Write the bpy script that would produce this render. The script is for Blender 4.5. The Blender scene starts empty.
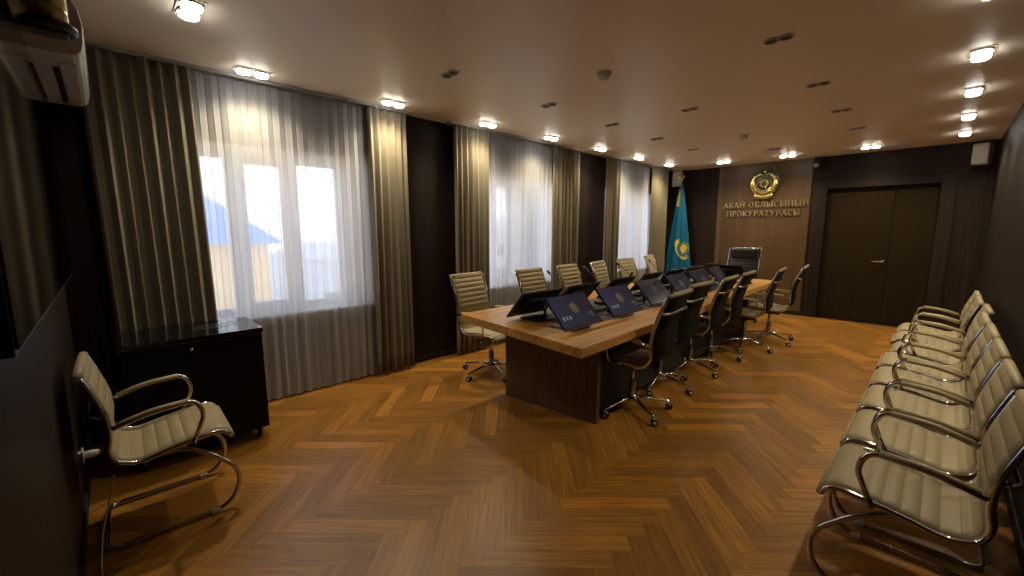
import bpy, bmesh, math, random
from mathutils import Vector, Matrix, Euler
PI = math.pi
C = bpy.context.scene
COL = C.collection
random.seed(7)

# ------------------------------------------------------------------ camera
FPX = 416.8
YAW, PITCH, ROLL = 0.7998, 0.1402, -0.0007
CAM = Vector((4.0172, 0.213, 1.4964))
F = Vector((-math.sin(YAW)*math.cos(PITCH), math.cos(YAW)*math.cos(PITCH), -math.sin(PITCH)))
R0 = Vector((math.cos(YAW), math.sin(YAW), 0)); U0 = R0.cross(F)
RR = R0*math.cos(ROLL)+U0*math.sin(ROLL); UU = U0*math.cos(ROLL)-R0*math.sin(ROLL)
cd = bpy.data.cameras.new('camera'); cam = bpy.data.objects.new('camera', cd); COL.objects.link(cam)
cd.sensor_width = 36; cd.lens = FPX/1024*36; cd.clip_start = 0.02; cd.clip_end = 500
cam.matrix_world = Matrix(((RR.x, UU.x, -F.x, CAM.x), (RR.y, UU.y, -F.y, CAM.y), (RR.z, UU.z, -F.z, CAM.z), (0, 0, 0, 1)))
C.camera = cam

# ------------------------------------------------------------------ world, exposure, daylight
vs = C.view_settings
vs.view_transform = 'Standard'; vs.look = 'None'; vs.gamma = 1; vs.use_curve_mapping = False
vs.exposure = 0.16
SKY_STRENGTH = 3.9
LAMP_W = 62.0
LAMP_COL = (1.0, 0.85, 0.57)
w = bpy.data.worlds.new('world'); C.world = w; w.use_nodes = True
nt = w.node_tree; bg = nt.nodes['Background']
tc = nt.nodes.new('ShaderNodeTexCoord'); sx = nt.nodes.new('ShaderNodeSeparateXYZ'); cr = nt.nodes.new('ShaderNodeValToRGB')
nt.links.new(tc.outputs['Generated'], sx.inputs[0]); nt.links.new(sx.outputs['Z'], cr.inputs[0]); nt.links.new(cr.outputs[0], bg.inputs[0])
cr.color_ramp.elements[0].position = 0.0; cr.color_ramp.elements[0].color = (0.86, 0.88, 0.92, 1)
cr.color_ramp.elements[1].position = 0.5; cr.color_ramp.elements[1].color = (0.72, 0.80, 0.95, 1)
bg.inputs[1].default_value = SKY_STRENGTH

W, L, H = 4.413, 8.80, 2.668
WINS = [(0.60, 2.13), (3.36, 5.02), (6.28, 7.90)]       # window openings along the left wall
WZ0, WZ1 = 0.74, 2.16
for (a, b) in WINS:                                      # sky portals in the window openings
    ld = bpy.data.lights.new('window_portal', 'AREA'); ld.shape = 'RECTANGLE'; ld.size = WZ1-WZ0; ld.size_y = b-a
    ld.cycles.is_portal = True
    lo = bpy.data.objects.new('window_portal', ld); COL.objects.link(lo)
    lo.location = (-0.36, (a+b)/2, (WZ0+WZ1)/2); lo.rotation_euler = (0, -PI/2, 0)

# ------------------------------------------------------------------ materials
def new_mat(name):
    m = bpy.data.materials.new(name); m.use_nodes = True
    return m, m.node_tree, m.node_tree.nodes['Principled BSDF']
def N(nt, t, **k):
    n = nt.nodes.new(t)
    for a, v in k.items(): setattr(n, a, v)
    return n
def simple(name, col, rough=0.5, metal=0.0, spec=0.5, bump=None, emit=None, es=0, var=0.0, varscale=30):
    m, nt, b = new_mat(name)
    b.inputs['Base Color'].default_value = (*col, 1); b.inputs['Roughness'].default_value = rough
    b.inputs['Metallic'].default_value = metal; b.inputs['Specular IOR Level'].default_value = spec
    if emit: b.inputs['Emission Color'].default_value = (*emit, 1); b.inputs['Emission Strength'].default_value = es
    tcn = N(nt, 'ShaderNodeTexCoord'); nz = N(nt, 'ShaderNodeTexNoise'); nz.inputs['Scale'].default_value = varscale
    nt.links.new(tcn.outputs['Object'], nz.inputs['Vector'])
    if var:
        mr = N(nt, 'ShaderNodeMapRange'); mr.inputs[3].default_value = 1-var; mr.inputs[4].default_value = 1+var
        nt.links.new(nz.outputs[0], mr.inputs[0])
        mx = N(nt, 'ShaderNodeVectorMath', operation='SCALE'); mx.inputs[0].default_value = col
        nt.links.new(mr.outputs[0], mx.inputs['Scale']); nt.links.new(mx.outputs[0], b.inputs['Base Color'])
    if bump:
        n2 = N(nt, 'ShaderNodeTexNoise'); n2.inputs['Scale'].default_value = bump[0]
        nt.links.new(tcn.outputs['Object'], n2.inputs['Vector'])
        bp = N(nt, 'ShaderNodeBump'); bp.inputs['Strength'].default_value = bump[1]; bp.inputs['Distance'].default_value = bump[2]
        nt.links.new(n2.outputs[0], bp.inputs['Height']); nt.links.new(bp.outputs[0], b.inputs['Normal'])
    return m
def wood(name, c1, c2, scale, rough=0.45, board=None, spec=0.4, coord='Object', bump=0.15):
    """stretched-noise grain; scale = 3 frequencies; board = (axis index, width) gives board to board variation"""
    m, nt, b = new_mat(name)
    tcn = N(nt, 'ShaderNodeTexCoord'); mp = N(nt, 'ShaderNodeMapping'); mp.inputs['Scale'].default_value = scale
    nz = N(nt, 'ShaderNodeTexNoise'); nz.inputs['Scale'].default_value = 1; nz.inputs['Detail'].default_value = 6; nz.inputs['Roughness'].default_value = 0.65
    ramp = N(nt, 'ShaderNodeValToRGB'); e = ramp.color_ramp.elements
    e[0].position = 0.3; e[0].color = (*c1, 1); e[1].position = 0.72; e[1].color = (*c2, 1)
    nt.links.new(tcn.outputs[coord], mp.inputs[0])
    vec = mp.outputs[0]
    if board:
        sp = N(nt, 'ShaderNodeSeparateXYZ'); nt.links.new(tcn.outputs[coord], sp.inputs[0])
        dv = N(nt, 'ShaderNodeMath', operation='DIVIDE'); dv.inputs[1].default_value = board[1]
        nt.links.new(sp.outputs[board[0]], dv.inputs[0])
        fl = N(nt, 'ShaderNodeMath', operation='FLOOR'); nt.links.new(dv.outputs[0], fl.inputs[0])
        wn = N(nt, 'ShaderNodeTexWhiteNoise', noise_dimensions='1D'); nt.links.new(fl.outputs[0], wn.inputs['W'])
        ad = N(nt, 'ShaderNodeVectorMath', operation='MULTIPLY_ADD'); ad.inputs[1].default_value = (9, 9, 9)
        nt.links.new(wn.outputs['Color'], ad.inputs[0]); nt.links.new(mp.outputs[0], ad.inputs[2]); vec = ad.outputs[0]
    nt.links.new(vec, nz.inputs['Vector']); nt.links.new(nz.outputs[0], ramp.inputs[0])
    out = ramp.outputs[0]
    if board:
        mr = N(nt, 'ShaderNodeMapRange'); mr.inputs[3].default_value = 0.78; mr.inputs[4].default_value = 1.2
        nt.links.new(wn.outputs['Value'], mr.inputs[0])
        fr = N(nt, 'ShaderNodeMath', operation='FRACT'); nt.links.new(dv.outputs[0], fr.inputs[0])
        gt = N(nt, 'ShaderNodeMath', operation='GREATER_THAN'); gt.inputs[1].default_value = 0.004/board[1]; nt.links.new(fr.outputs[0], gt.inputs[0])
        m2 = N(nt, 'ShaderNodeMapRange'); m2.inputs[3].default_value = 0.4; m2.inputs[4].default_value = 1.0; nt.links.new(gt.outputs[0], m2.inputs[0])
        mm = N(nt, 'ShaderNodeMath', operation='MULTIPLY'); nt.links.new(mr.outputs[0], mm.inputs[0]); nt.links.new(m2.outputs[0], mm.inputs[1])
        sc = N(nt, 'ShaderNodeVectorMath', operation='SCALE'); nt.links.new(out, sc.inputs[0]); nt.links.new(mm.outputs[0], sc.inputs['Scale']); out = sc.outputs[0]
    nt.links.new(out, b.inputs['Base Color'])
    b.inputs['Roughness'].default_value = rough; b.inputs['Specular IOR Level'].default_value = spec
    bp = N(nt, 'ShaderNodeBump'); bp.inputs['Strength'].default_value = bump; bp.inputs['Distance'].default_value = 0.002
    nt.links.new(nz.outputs[0], bp.inputs['Height']); nt.links.new(bp.outputs[0], b.inputs['Normal'])
    return m

M = {}
M['ceiling'] = simple('ceiling_paint', (0.87, 0.79, 0.675), 0.42, spec=0.3)
M['wenge_y'] = wood('dark_panel_wood', (0.0145, 0.0090, 0.0070), (0.033, 0.0205, 0.0162), (40, 40, 1.4), 0.55, spec=0.2, board=(1, 0.62))
M['wenge_x'] = wood('dark_panel_wood_far', (0.0145, 0.0090, 0.0070), (0.033, 0.0205, 0.0162), (40, 40, 1.4), 0.55, spec=0.2, board=(0, 0.62))
M['door_wood'] = wood('door_veneer', (0.016, 0.0098, 0.0030), (0.028, 0.0175, 0.0058), (45, 45, 1.2), 0.55, spec=0.12)
M['oak_panel'] = wood('brown_panel_wood', (0.075, 0.042, 0.018), (0.125, 0.072, 0.032), (30, 30, 1.0), 0.4, board=(0, 0.2475))
M['table_top'] = wood('table_oak', (0.31, 0.145, 0.034), (0.72, 0.385, 0.105), (22, 1.2, 22), 0.33, board=(0, 0.19), spec=0.5)
M['table_base'] = wood('table_walnut', (0.075, 0.038, 0.019), (0.15, 0.082, 0.043), (26, 26, 1.6), 0.4)
M['plaster'] = simple('white_plaster', (0.75, 0.75, 0.76), 0.7)
M['pvc'] = simple('white_pvc', (0.82, 0.82, 0.84), 0.35)
M['leather'] = simple('cream_leather', (0.36, 0.295, 0.18), 0.5, spec=0.4, bump=(260, 0.15, 0.001), var=0.05, varscale=6)
M['black_leather'] = simple('black_leather', (0.012, 0.012, 0.013), 0.42, bump=(260, 0.2, 0.001))
M['mesh_black'] = simple('black_back_fabric', (0.0045, 0.0045, 0.005), 0.75, spec=0.15)
M['chrome'] = simple('chrome', (0.72, 0.70, 0.67), 0.12, 1.0)
M['steel'] = simple('brushed_steel', (0.45, 0.43, 0.40), 0.3, 1.0)
M['black_plastic'] = simple('black_plastic', (0.012, 0.012, 0.013), 0.38)
M['grey_plastic'] = simple('grey_plastic', (0.30, 0.30, 0.30), 0.4)
M['white_plastic'] = simple('white_plastic', (0.56, 0.54, 0.50), 0.35)
M['cabinet_black'] = simple('black_lacquer', (0.004, 0.004, 0.0045), 0.4, spec=0.2)
M['cabinet_top'] = simple('glossy_black_top', (0.006, 0.006, 0.007), 0.07, spec=0.7)
M['tv_glass'] = simple('tv_glass', (0.004, 0.004, 0.006), 0.05, spec=0.9)
M['mat'] = simple('dark_desk_mat', (0.045, 0.043, 0.038), 0.6, bump=(300, 0.2, 0.001))
M['gold'] = simple('gold', (0.95, 0.80, 0.34), 0.25, 1.0)
M['brass'] = simple('dull_brass', (0.34, 0.27, 0.13), 0.35, 1.0)
M['letter'] = simple('gold_letter', (0.80, 0.66, 0.36), 0.3, 1.0)
M['teal_enamel'] = simple('teal_enamel', (0.02, 0.075, 0.07), 0.3)
M['flag'] = simple('teal_flag_satin', (0.0, 0.10, 0.20), 0.5, spec=0.4, bump=(700, 0.1, 0.001))
M['flag_gold'] = simple('yellow_flag_print', (0.62, 0.50, 0.04), 0.5)
M['paper'] = simple('paper', (0.6, 0.58, 0.54), 0.7)
M['blue_roof'] = simple('blue_roof_metal', (0.08, 0.32, 0.85), 0.6)
M['yellow_wall'] = simple('yellow_render', (0.95, 0.62, 0.28), 0.9)
M['grey_wall'] = simple('grey_render', (0.62, 0.64, 0.68), 0.9)
M['dark_glass'] = simple('far_window_glass', (0.12, 0.15, 0.2), 0.2)
M['snow'] = simple('snowy_ground', (0.62, 0.64, 0.68), 0.9, var=0.15, varscale=0.3)
M['black'] = simple('matt_black', (0.006, 0.006, 0.006), 0.6)
# heavy drape
def drape_mat():
    m, nt, b = new_mat('beige_drape')
    tcn = N(nt, 'ShaderNodeTexCoord'); mp = N(nt, 'ShaderNodeMapping'); mp.inputs['Scale'].default_value = (60, 60, 900)
    nz = N(nt, 'ShaderNodeTexNoise'); nz.inputs['Scale'].default_value = 1; nt.links.new(tcn.outputs['Object'], mp.inputs[0]); nt.links.new(mp.outputs[0], nz.inputs[0])
    rp = N(nt, 'ShaderNodeValToRGB'); e = rp.color_ramp.elements; e[0].position = .3; e[0].color = (0.160, 0.133, 0.090, 1); e[1].position = .7; e[1].color = (0.212, 0.179, 0.124, 1)
    nt.links.new(nz.outputs[0], rp.inputs[0]); nt.links.new(rp.outputs[0], b.inputs['Base Color'])
    b.inputs['Roughness'].default_value = 0.75; b.inputs['Specular IOR Level'].default_value = 0.25
    b.inputs['Sheen Weight'].default_value = 0.2
    return m
M['drape'] = drape_mat()
def sheer_mat():
    m, nt, b = new_mat('white_sheer'); nt.nodes.remove(b)
    out = nt.nodes['Material Output']
    tr = N(nt, 'ShaderNodeBsdfTransparent'); tl = N(nt, 'ShaderNodeBsdfTranslucent'); df = N(nt, 'ShaderNodeBsdfDiffuse')
    tr.inputs[0].default_value = (0.97, 0.97, 1.0, 1); tl.inputs[0].default_value = (0.86, 0.87, 0.93, 1); df.inputs[0].default_value = (0.90, 0.90, 0.94, 1)
    m1 = N(nt, 'ShaderNodeMixShader'); m1.inputs[0].default_value = 0.36
    nt.links.new(tl.outputs[0], m1.inputs[1]); nt.links.new(df.outputs[0], m1.inputs[2])
    # vertical thread variation
    tcn = N(nt, 'ShaderNodeTexCoord'); mp = N(nt, 'ShaderNodeMapping'); mp.inputs['Scale'].default_value = (0, 30, 0.3)
    nz = N(nt, 'ShaderNodeTexNoise'); nz.inputs['Scale'].default_value = 1; nt.links.new(tcn.outputs['Object'], mp.inputs[0]); nt.links.new(mp.outputs[0], nz.inputs[0])
    # grazing view sees more thread
    lw = N(nt, 'ShaderNodeLayerWeight'); lw.inputs[0].default_value = 0.45
    ma = N(nt, 'ShaderNodeMath', operation='MULTIPLY_ADD'); ma.inputs[1].default_value = 0.18; ma.inputs[2].default_value = 0.74
    nt.links.new(lw.outputs['Facing'], ma.inputs[0])
    mb = N(nt, 'ShaderNodeMath', operation='MULTIPLY_ADD', use_clamp=True); mb.inputs[1].default_value = 0.06
    nt.links.new(nz.outputs[0], mb.inputs[0]); nt.links.new(ma.outputs[0], mb.inputs[2])
    m2 = N(nt, 'ShaderNodeMixShader'); nt.links.new(mb.outputs[0], m2.inputs[0]); nt.links.new(tr.outputs[0], m2.inputs[1]); nt.links.new(m1.outputs[0], m2.inputs[2])
    nt.links.new(m2.outputs[0], out.inputs[0])
    return m
M['sheer'] = sheer_mat()
def glass_mat():
    m, nt, b = new_mat('window_glass'); nt.nodes.remove(b)
    out = nt.nodes['Material Output']; tr = N(nt, 'ShaderNodeBsdfTransparent'); gl = N(nt, 'ShaderNodeBsdfGlossy'); gl.inputs['Roughness'].default_value = 0.02
    tr.inputs[0].default_value = (0.95, 0.97, 0.97, 1)
    fz = N(nt, 'ShaderNodeFresnel'); fz.inputs[0].default_value = 1.45; mx = N(nt, 'ShaderNodeMixShader')
    nt.links.new(fz.outputs[0], mx.inputs[0]); nt.links.new(tr.outputs[0], mx.inputs[1]); nt.links.new(gl.outputs[0], mx.inputs[2]); nt.links.new(mx.outputs[0], out.inputs[0])
    return m
M['glass'] = glass_mat()
M['lamp_on'] = simple('lit_lamp', (0.9, 0.9, 0.9), 0.5, emit=(1.0, 0.95, 0.84), es=20)
M['lamp_off'] = simple('unlit_lamp_glass', (0.10, 0.12, 0.13), 0.15)
M['puck_light'] = simple('white_glossy_plastic', (0.92, 0.94, 0.9), 0.25)
M['led_red'] = simple('red_led', (0.6, 0.05, 0.03), 0.4)
def screen_mat():
    m, nt, b = new_mat('lit_navy_screen')
    tcn = N(nt, 'ShaderNodeTexCoord'); sp = N(nt, 'ShaderNodeSeparateXYZ'); nt.links.new(tcn.outputs['Generated'], sp.inputs[0])
    rp = N(nt, 'ShaderNodeValToRGB'); e = rp.color_ramp.elements; e[0].color = (0.040, 0.044, 0.095, 1); e[1].color = (0.014, 0.020, 0.038, 1)
    nt.links.new(sp.outputs['Y'], rp.inputs[0]); nt.links.new(rp.outputs[0], b.inputs['Emission Color']); b.inputs['Emission Strength'].default_value = 0.34
    b.inputs['Base Color'].default_value = (0.01, 0.011, 0.02, 1); b.inputs['Roughness'].default_value = 0.2
    return m
M['screen'] = screen_mat()
M['screen_gold'] = simple('screen_gold_pixels', (0.02, 0.02, 0.02), 0.3, emit=(0.34, 0.27, 0.12), es=0.2)
M['screen_white'] = simple('screen_white_pixels', (0.02, 0.02, 0.02), 0.3, emit=(0.5, 0.52, 0.58), es=0.22)
M['screen_teal'] = simple('screen_teal_pixels', (0.02, 0.02, 0.02), 0.3, emit=(0.10, 0.16, 0.13), es=0.25)
M['screen_dim'] = simple('dim_navy_screen', (0.008, 0.009, 0.014), 0.2, emit=(0.02, 0.022, 0.045), es=0.3)
M['screen_gold_dim'] = simple('dim_gold_pixels', (0.01, 0.01, 0.01), 0.3, emit=(0.2, 0.16, 0.08), es=0.15)
def floor_mat():
    m, nt, b = new_mat('herringbone_oak')
    uv = N(nt, 'ShaderNodeUVMap', uv_map='plank'); at = N(nt, 'ShaderNodeVertexColor', layer_name='tone')
    sc = N(nt, 'ShaderNodeSeparateColor'); nt.links.new(at.outputs[0], sc.inputs[0])
    mp = N(nt, 'ShaderNodeMapping'); mp.inputs['Scale'].default_value = (3.2, 62, 1); nt.links.new(uv.outputs[0], mp.inputs[0])
    ad = N(nt, 'ShaderNodeVectorMath', operation='MULTIPLY_ADD'); ad.inputs[1].default_value = (40, 40, 40)
    nt.links.new(at.outputs[0], ad.inputs[0]); nt.links.new(mp.outputs[0], ad.inputs[2])
    nz = N(nt, 'ShaderNodeTexNoise'); nz.inputs['Scale'].default_value = 1; nz.inputs['Detail'].default_value = 5; nz.inputs['Roughness'].default_value = 0.6
    nt.links.new(ad.outputs[0], nz.inputs['Vector'])
    rp = N(nt, 'ShaderNodeValToRGB'); e = rp.color_ramp.elements
    e[0].position = 0.25; e[0].color = (0.19, 0.075, 0.012, 1); e[1].position = 0.75; e[1].color = (0.46, 0.21, 0.034, 1)
    nt.links.new(nz.outputs[0], rp.inputs[0])
    mr = N(nt, 'ShaderNodeMapRange'); mr.inputs[3].default_value = 0.70; mr.inputs[4].default_value = 1.24; nt.links.new(sc.outputs[0], mr.inputs[0])
    # seams
    sp = N(nt, 'ShaderNodeSeparateXYZ'); nt.links.new(uv.outputs[0], sp.inputs[0])
    def edge(o, length):
        a = N(nt, 'ShaderNodeMath', operation='SUBTRACT'); a.inputs[1].default_value = length/2; nt.links.new(o, a.inputs[0])
        c = N(nt, 'ShaderNodeMath', operation='ABSOLUTE'); nt.links.new(a.outputs[0], c.inputs[0])
        d = N(nt, 'ShaderNodeMath', operation='GREATER_THAN'); d.inputs[1].default_value = length/2-0.0011; nt.links.new(c.outputs[0], d.inputs[0]); return d.outputs[0]
    mxm = N(nt, 'ShaderNodeMath', operation='MAXIMUM'); nt.links.new(edge(sp.outputs[0], 0.6), mxm.inputs[0]); nt.links.new(edge(sp.outputs[1], 0.1), mxm.inputs[1])
    m2 = N(nt, 'ShaderNodeMapRange'); m2.inputs[3].default_value = 1.0; m2.inputs[4].default_value = 0.45; nt.links.new(mxm.outputs[0], m2.inputs[0])
    mm = N(nt, 'ShaderNodeMath', operation='MULTIPLY'); nt.links.new(mr.outputs[0], mm.inputs[0]); nt.links.new(m2.outputs[0], mm.inputs[1])
    s2 = N(nt, 'ShaderNodeVectorMath', operation='SCALE'); nt.links.new(rp.outputs[0], s2.inputs[0]); nt.links.new(mm.outputs[0], s2.inputs['Scale'])
    nt.links.new(s2.outputs[0], b.inputs['Base Color'])
    b.inputs['Roughness'].default_value = 0.36; b.inputs['Specular IOR Level'].default_value = 0.45
    bp = N(nt, 'ShaderNodeBump'); bp.inputs['Strength'].default_value = 0.12; bp.inputs['Distance'].default_value = 0.002
    nt.links.new(nz.outputs[0], bp.inputs['Height']); nt.links.new(bp.outputs[0], b.inputs['Normal'])
    return m
M['floor'] = floor_mat()

# ------------------------------------------------------------------ mesh helpers
class MB:
    def __init__(s): s.v = []; s.f = []; s.sm = []
    def add(s, vs, fs, smooth=False, mat=None):
        o = len(s.v)
        s.v += [tuple(mat @ Vector(p)) if mat else tuple(p) for p in vs]
        s.f += [tuple(i+o for i in f) for f in fs]; s.sm += [smooth]*len(fs)
        return s
    def box(s, a, b, bev=0.0, mat=None):
        bm = bmesh.new(); bmesh.ops.create_cube(bm, size=1)
        c = [(a[i]+b[i])/2 for i in range(3)]; d = [abs(b[i]-a[i]) for i in range(3)]
        for v in bm.verts: v.co = Vector((v.co.x*d[0]+c[0], v.co.y*d[1]+c[1], v.co.z*d[2]+c[2]))
        if bev: bmesh.ops.bevel(bm, geom=bm.edges[:], offset=min(bev, min(d)*0.45), segments=2, affect='EDGES', profile=0.6)
        bm.verts.index_update()
        s.add([v.co[:] for v in bm.verts], [[v.index for v in f.verts] for f in bm.faces], False, mat); bm.free(); return s
    def tube(s, pts, r, n=10, closed=False, flat=1.0, mat=None, caps=True):
        pts = [Vector(p) for p in pts]; m = len(pts); rs = r if isinstance(r, (list, tuple)) else [r]*m
        tang = []
        for i in range(m):
            a = pts[(i-1) % m] if (closed or i > 0) else pts[i]; b = pts[(i+1) % m] if (closed or i < m-1) else pts[i]
            t = (b-a); tang.append(t.normalized() if t.length > 1e-9 else Vector((0, 0, 1)))
        up = Vector((0, 0, 1)) if abs(tang[0].z) < 0.9 else Vector((0, 1, 0))
        nrm = (up-tang[0]*up.dot(tang[0])).normalized(); V = []
        for i in range(m):
            t = tang[i]; nrm = (nrm-t*nrm.dot(t)); nrm = nrm.normalized() if nrm.length > 1e-6 else t.orthogonal().normalized()
            bn = t.cross(nrm)
            for k in range(n):
                an = 2*PI*k/n; V.append(pts[i]+nrm*math.cos(an)*rs[i]*flat+bn*math.sin(an)*rs[i])
        Fc = []
        for i in range(m if closed else m-1):
            j = (i+1) % m
            for k in range(n): Fc.append((i*n+k, i*n+(k+1) % n, j*n+(k+1) % n, j*n+k))
        if not closed and caps: Fc.append(tuple(range(n))[::-1]); Fc.append(tuple((m-1)*n+k for k in range(n)))
        return s.add(V, Fc, True, mat)
    def lathe(s, prof, n=20, mat=None):
        V = []; Fc = []; m = len(prof)
        for (r, z) in prof:
            for k in range(n): V.append((r*math.cos(2*PI*k/n), r*math.sin(2*PI*k/n), z))
        for i in range(m-1):
            for k in range(n): Fc.append((i*n+k, i*n+(k+1) % n, (i+1)*n+(k+1) % n, (i+1)*n+k))
        Fc.append(tuple(range(n))[::-1]); Fc.append(tuple((m-1)*n+k for k in range(n)))
        return s.add(V, Fc, n > 8, mat)
    def prism(s, poly, z0, z1, mat=None, smooth=False):
        n = len(poly); V = [(x, y, z0) for x, y in poly]+[(x, y, z1) for x, y in poly]
        Fc = [tuple(range(n))[::-1], tuple(range(n, 2*n))]+[(i, (i+1) % n, n+(i+1) % n, n+i) for i in range(n)]
        return s.add(V, Fc, smooth, mat)
    def build(s, name, mat, parent=None, recalc=True):
        me = bpy.data.meshes.new(name); me.from_pydata(s.v, [], s.f)
        for p, q in zip(me.polygons, s.sm): p.use_smooth = q
        if recalc:
            bm = bmesh.new(); bm.from_mesh(me); bmesh.ops.recalc_face_normals(bm, faces=bm.faces); bm.to_mesh(me); bm.free()
        me.materials.append(mat)
        o = bpy.data.objects.new(name, me); COL.objects.link(o)
        if parent: o.parent = parent
        return o
def fillet(pts, r, n=6):
    """polyline with rounded corners"""
    P = [Vector(p) for p in pts]; out = [P[0]]
    rs = r if isinstance(r, (list, tuple)) else [r]*len(P)
    for i in range(1, len(P)-1):
        a = (P[i-1]-P[i]); b = (P[i+1]-P[i]); d = min(rs[i], a.length*0.49, b.length*0.49)
        p0 = P[i]+a.normalized()*d; p2 = P[i]+b.normalized()*d
        for k in range(n+1):
            t = k/n; out.append(p0*(1-t)**2+P[i]*2*t*(1-t)+p2*t*t)
    out.append(P[-1]); return out
def tag(o, label, cat=None, group=None, kind=None):
    if label: o['label'] = label
    if cat: o['category'] = cat
    if group: o['group'] = group
    if kind: o['kind'] = kind
    return o
def empty(name, loc=(0, 0, 0), rz=0):
    o = bpy.data.objects.new(name, None); COL.objects.link(o); o.location = loc; o.rotation_euler = (0, 0, rz); o.empty_display_size = 0.1; return o
def copy_tree(o, parent=None):
    c = o.copy(); COL.objects.link(c)
    if parent: c.parent = parent
    for ch in list(o.children): copy_tree(ch, c)
    return c
def structure(o): o['kind'] = 'structure'; return o

# ------------------------------------------------------------------ room shell
TH = 0.34
# floor: every plank a face, herringbone at 45 degrees
bm = bmesh.new(); uvl = bm.loops.layers.uv.new('plank'); cl = bm.loops.layers.color.new('tone')
PL, PW = 0.6, 0.1; cs = math.sqrt(0.5)
rf = random.Random(3)
def fw(x, y): return (2.721+(x-y)*cs, 1.703+(x+y)*cs, 0.0)
for i in range(-90, 90):
    for j in range(-24, 24):
        ox, oy = i*PW-j*(PL+PW), i*PW+j*(PL-PW)
        for (x0, y0, x1, y1, hor) in ((0, 0, PL, PW, 1), (PL, PW-PL, PL+PW, PW, 0)):
            c = fw(ox+(x0+x1)/2, oy+(y0+y1)/2)
            if not (-0.6 < c[0] < W+0.6 and -0.6 < c[1] < L+0.6): continue
            vs4 = [bm.verts.new(fw(ox+a, oy+b)) for a, b in ((x0, y0), (x1, y0), (x1, y1), (x0, y1))]
            f = bm.faces.new(vs4); uu = [(0, 0), (PL, 0), (PL, PW), (0, PW)] if hor else [(0, PW), (0, 0), (PL, 0), (PL, PW)]
            t = (rf.random(), rf.random(), rf.random(), 1)
            for lp, q in zip(f.loops, uu): lp[uvl].uv = q; lp[cl] = t
for co, no in (((0, 0, 0), (-1, 0, 0)), ((W, 0, 0), (1, 0, 0)), ((0, 0, 0), (0, -1, 0)), ((0, L, 0), (0, 1, 0))):
    bmesh.ops.bisect_plane(bm, geom=bm.verts[:]+bm.edges[:]+bm.faces[:], plane_co=co, plane_no=no, clear_outer=True)
# slab under the boards
o0 = [bm.verts.new(p) for p in ((0, 0, -0.02), (W, 0, -0.02), (W, L, -0.02), (0, L, -0.02))]
bm.faces.new(o0[::-1])
me = bpy.data.meshes.new('floor'); bm.to_mesh(me); bm.free(); me.materials.append(M['floor'])
fo = bpy.data.objects.new('floor', me); COL.objects.link(fo); structure(fo)

structure(MB().box((-TH, -0.15, H), (W+0.15, L+0.15, H+0.15)).build('ceiling', M['ceiling']))
# left wall with three window openings
m = MB(); ys = [-0.15]+[v for ab in WINS for v in ab]+[L+0.15]
for k in range(0, len(ys), 2): m.box((-TH, ys[k], 0), (0, ys[k+1], H))
for a, b in WINS: m.box((-TH, a, 0), (0, b, WZ0)); m.box((-TH, a, WZ1), (0, b, H))
wl = structure(m.build('wall_left', M['wenge_y']))
structure(MB().box((W, -0.15, 0), (W+0.15, L+0.15, H)).build('wall_right', M['wenge_y']))
structure(MB().box((0, -0.15, 0), (W, 0, H)).build('wall_near', M['wenge_x']))
# far wall with a door opening
DX0, DX1, DZ = 2.612, 3.92, 2.145
m = MB(); m.box((0, L, 0), (DX0, L+0.15, H)); m.box((DX1, L, 0), (W, L+0.15, H)); m.box((DX0, L, DZ), (DX1, L+0.15, H)); m.box((DX0, L+0.13, 0), (DX1, L+0.15, DZ))
structure(m.build('wall_far', M['wenge_x']))
pn = structure(MB().box((0.905, L-0.02, 0.0), (2.39, L, H)).build('trim_1', M['oak_panel']))     # brown board panel behind the emblem
# raised door surround
m = MB(); m.box((2.44, L-0.03, 0), (DX0, L, 2.26), 0.003); m.box((DX1, L-0.03, 0), (4.07, L, 2.26), 0.003); m.box((DX0, L-0.03, DZ), (DX1, L, 2.26), 0.003)
structure(m.build('trim_2', M['wenge_x']))
for nm, a, b in (('baseboard_left', (0, 0, 0), (0.012, L-0.02, 0.07)), ('baseboard_right', (W-0.012, 0, 0), (W, L-0.03, 0.07)), ('baseboard_near', (0.012, 0, 0), (W-0.012, 0.012, 0.07)), ('baseboard_far', (0.012, L-0.032, 0), (2.44, L-0.02, 0.07))):
    structure(MB().box(a, b, 0.003).build(nm, M['black']))
structure(MB().box((DX0, L, -0.02), (DX1, L+0.15, 0.005)).build('trim_3', M['black']))   # door sill
# door: two unequal leaves
dr = structure(empty('door_1', (DX0, L+0.06, 0)))
w1 = 0.83; wd = DX1-DX0
for nm, a, b in (('door_leaf', 0.004, w1-0.002), ('door_leaf', w1+0.002, wd-0.004)):
    MB().box((a, 0, 0.006), (b, 0.045, DZ-0.004), 0.004).build(nm, M['door_wood'], dr)
hd = MB(); hd.lathe([(0.026, 0), (0.026, 0.008), (0.010, 0.010), (0.010, 0.05)], 16, Matrix.Translation((w1-0.05, 0, 0.99)) @ Matrix.Rotation(PI/2, 4, 'X'))
hd.tube(fillet([(w1-0.05, -0.045, 0.99), (w1-0.06, -0.052, 0.99), (w1-0.19, -0.052, 0.992)], 0.01), 0.009)
tag(hd.build('door_handle', M['steel'], dr), 'brushed steel lever handle')

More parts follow.
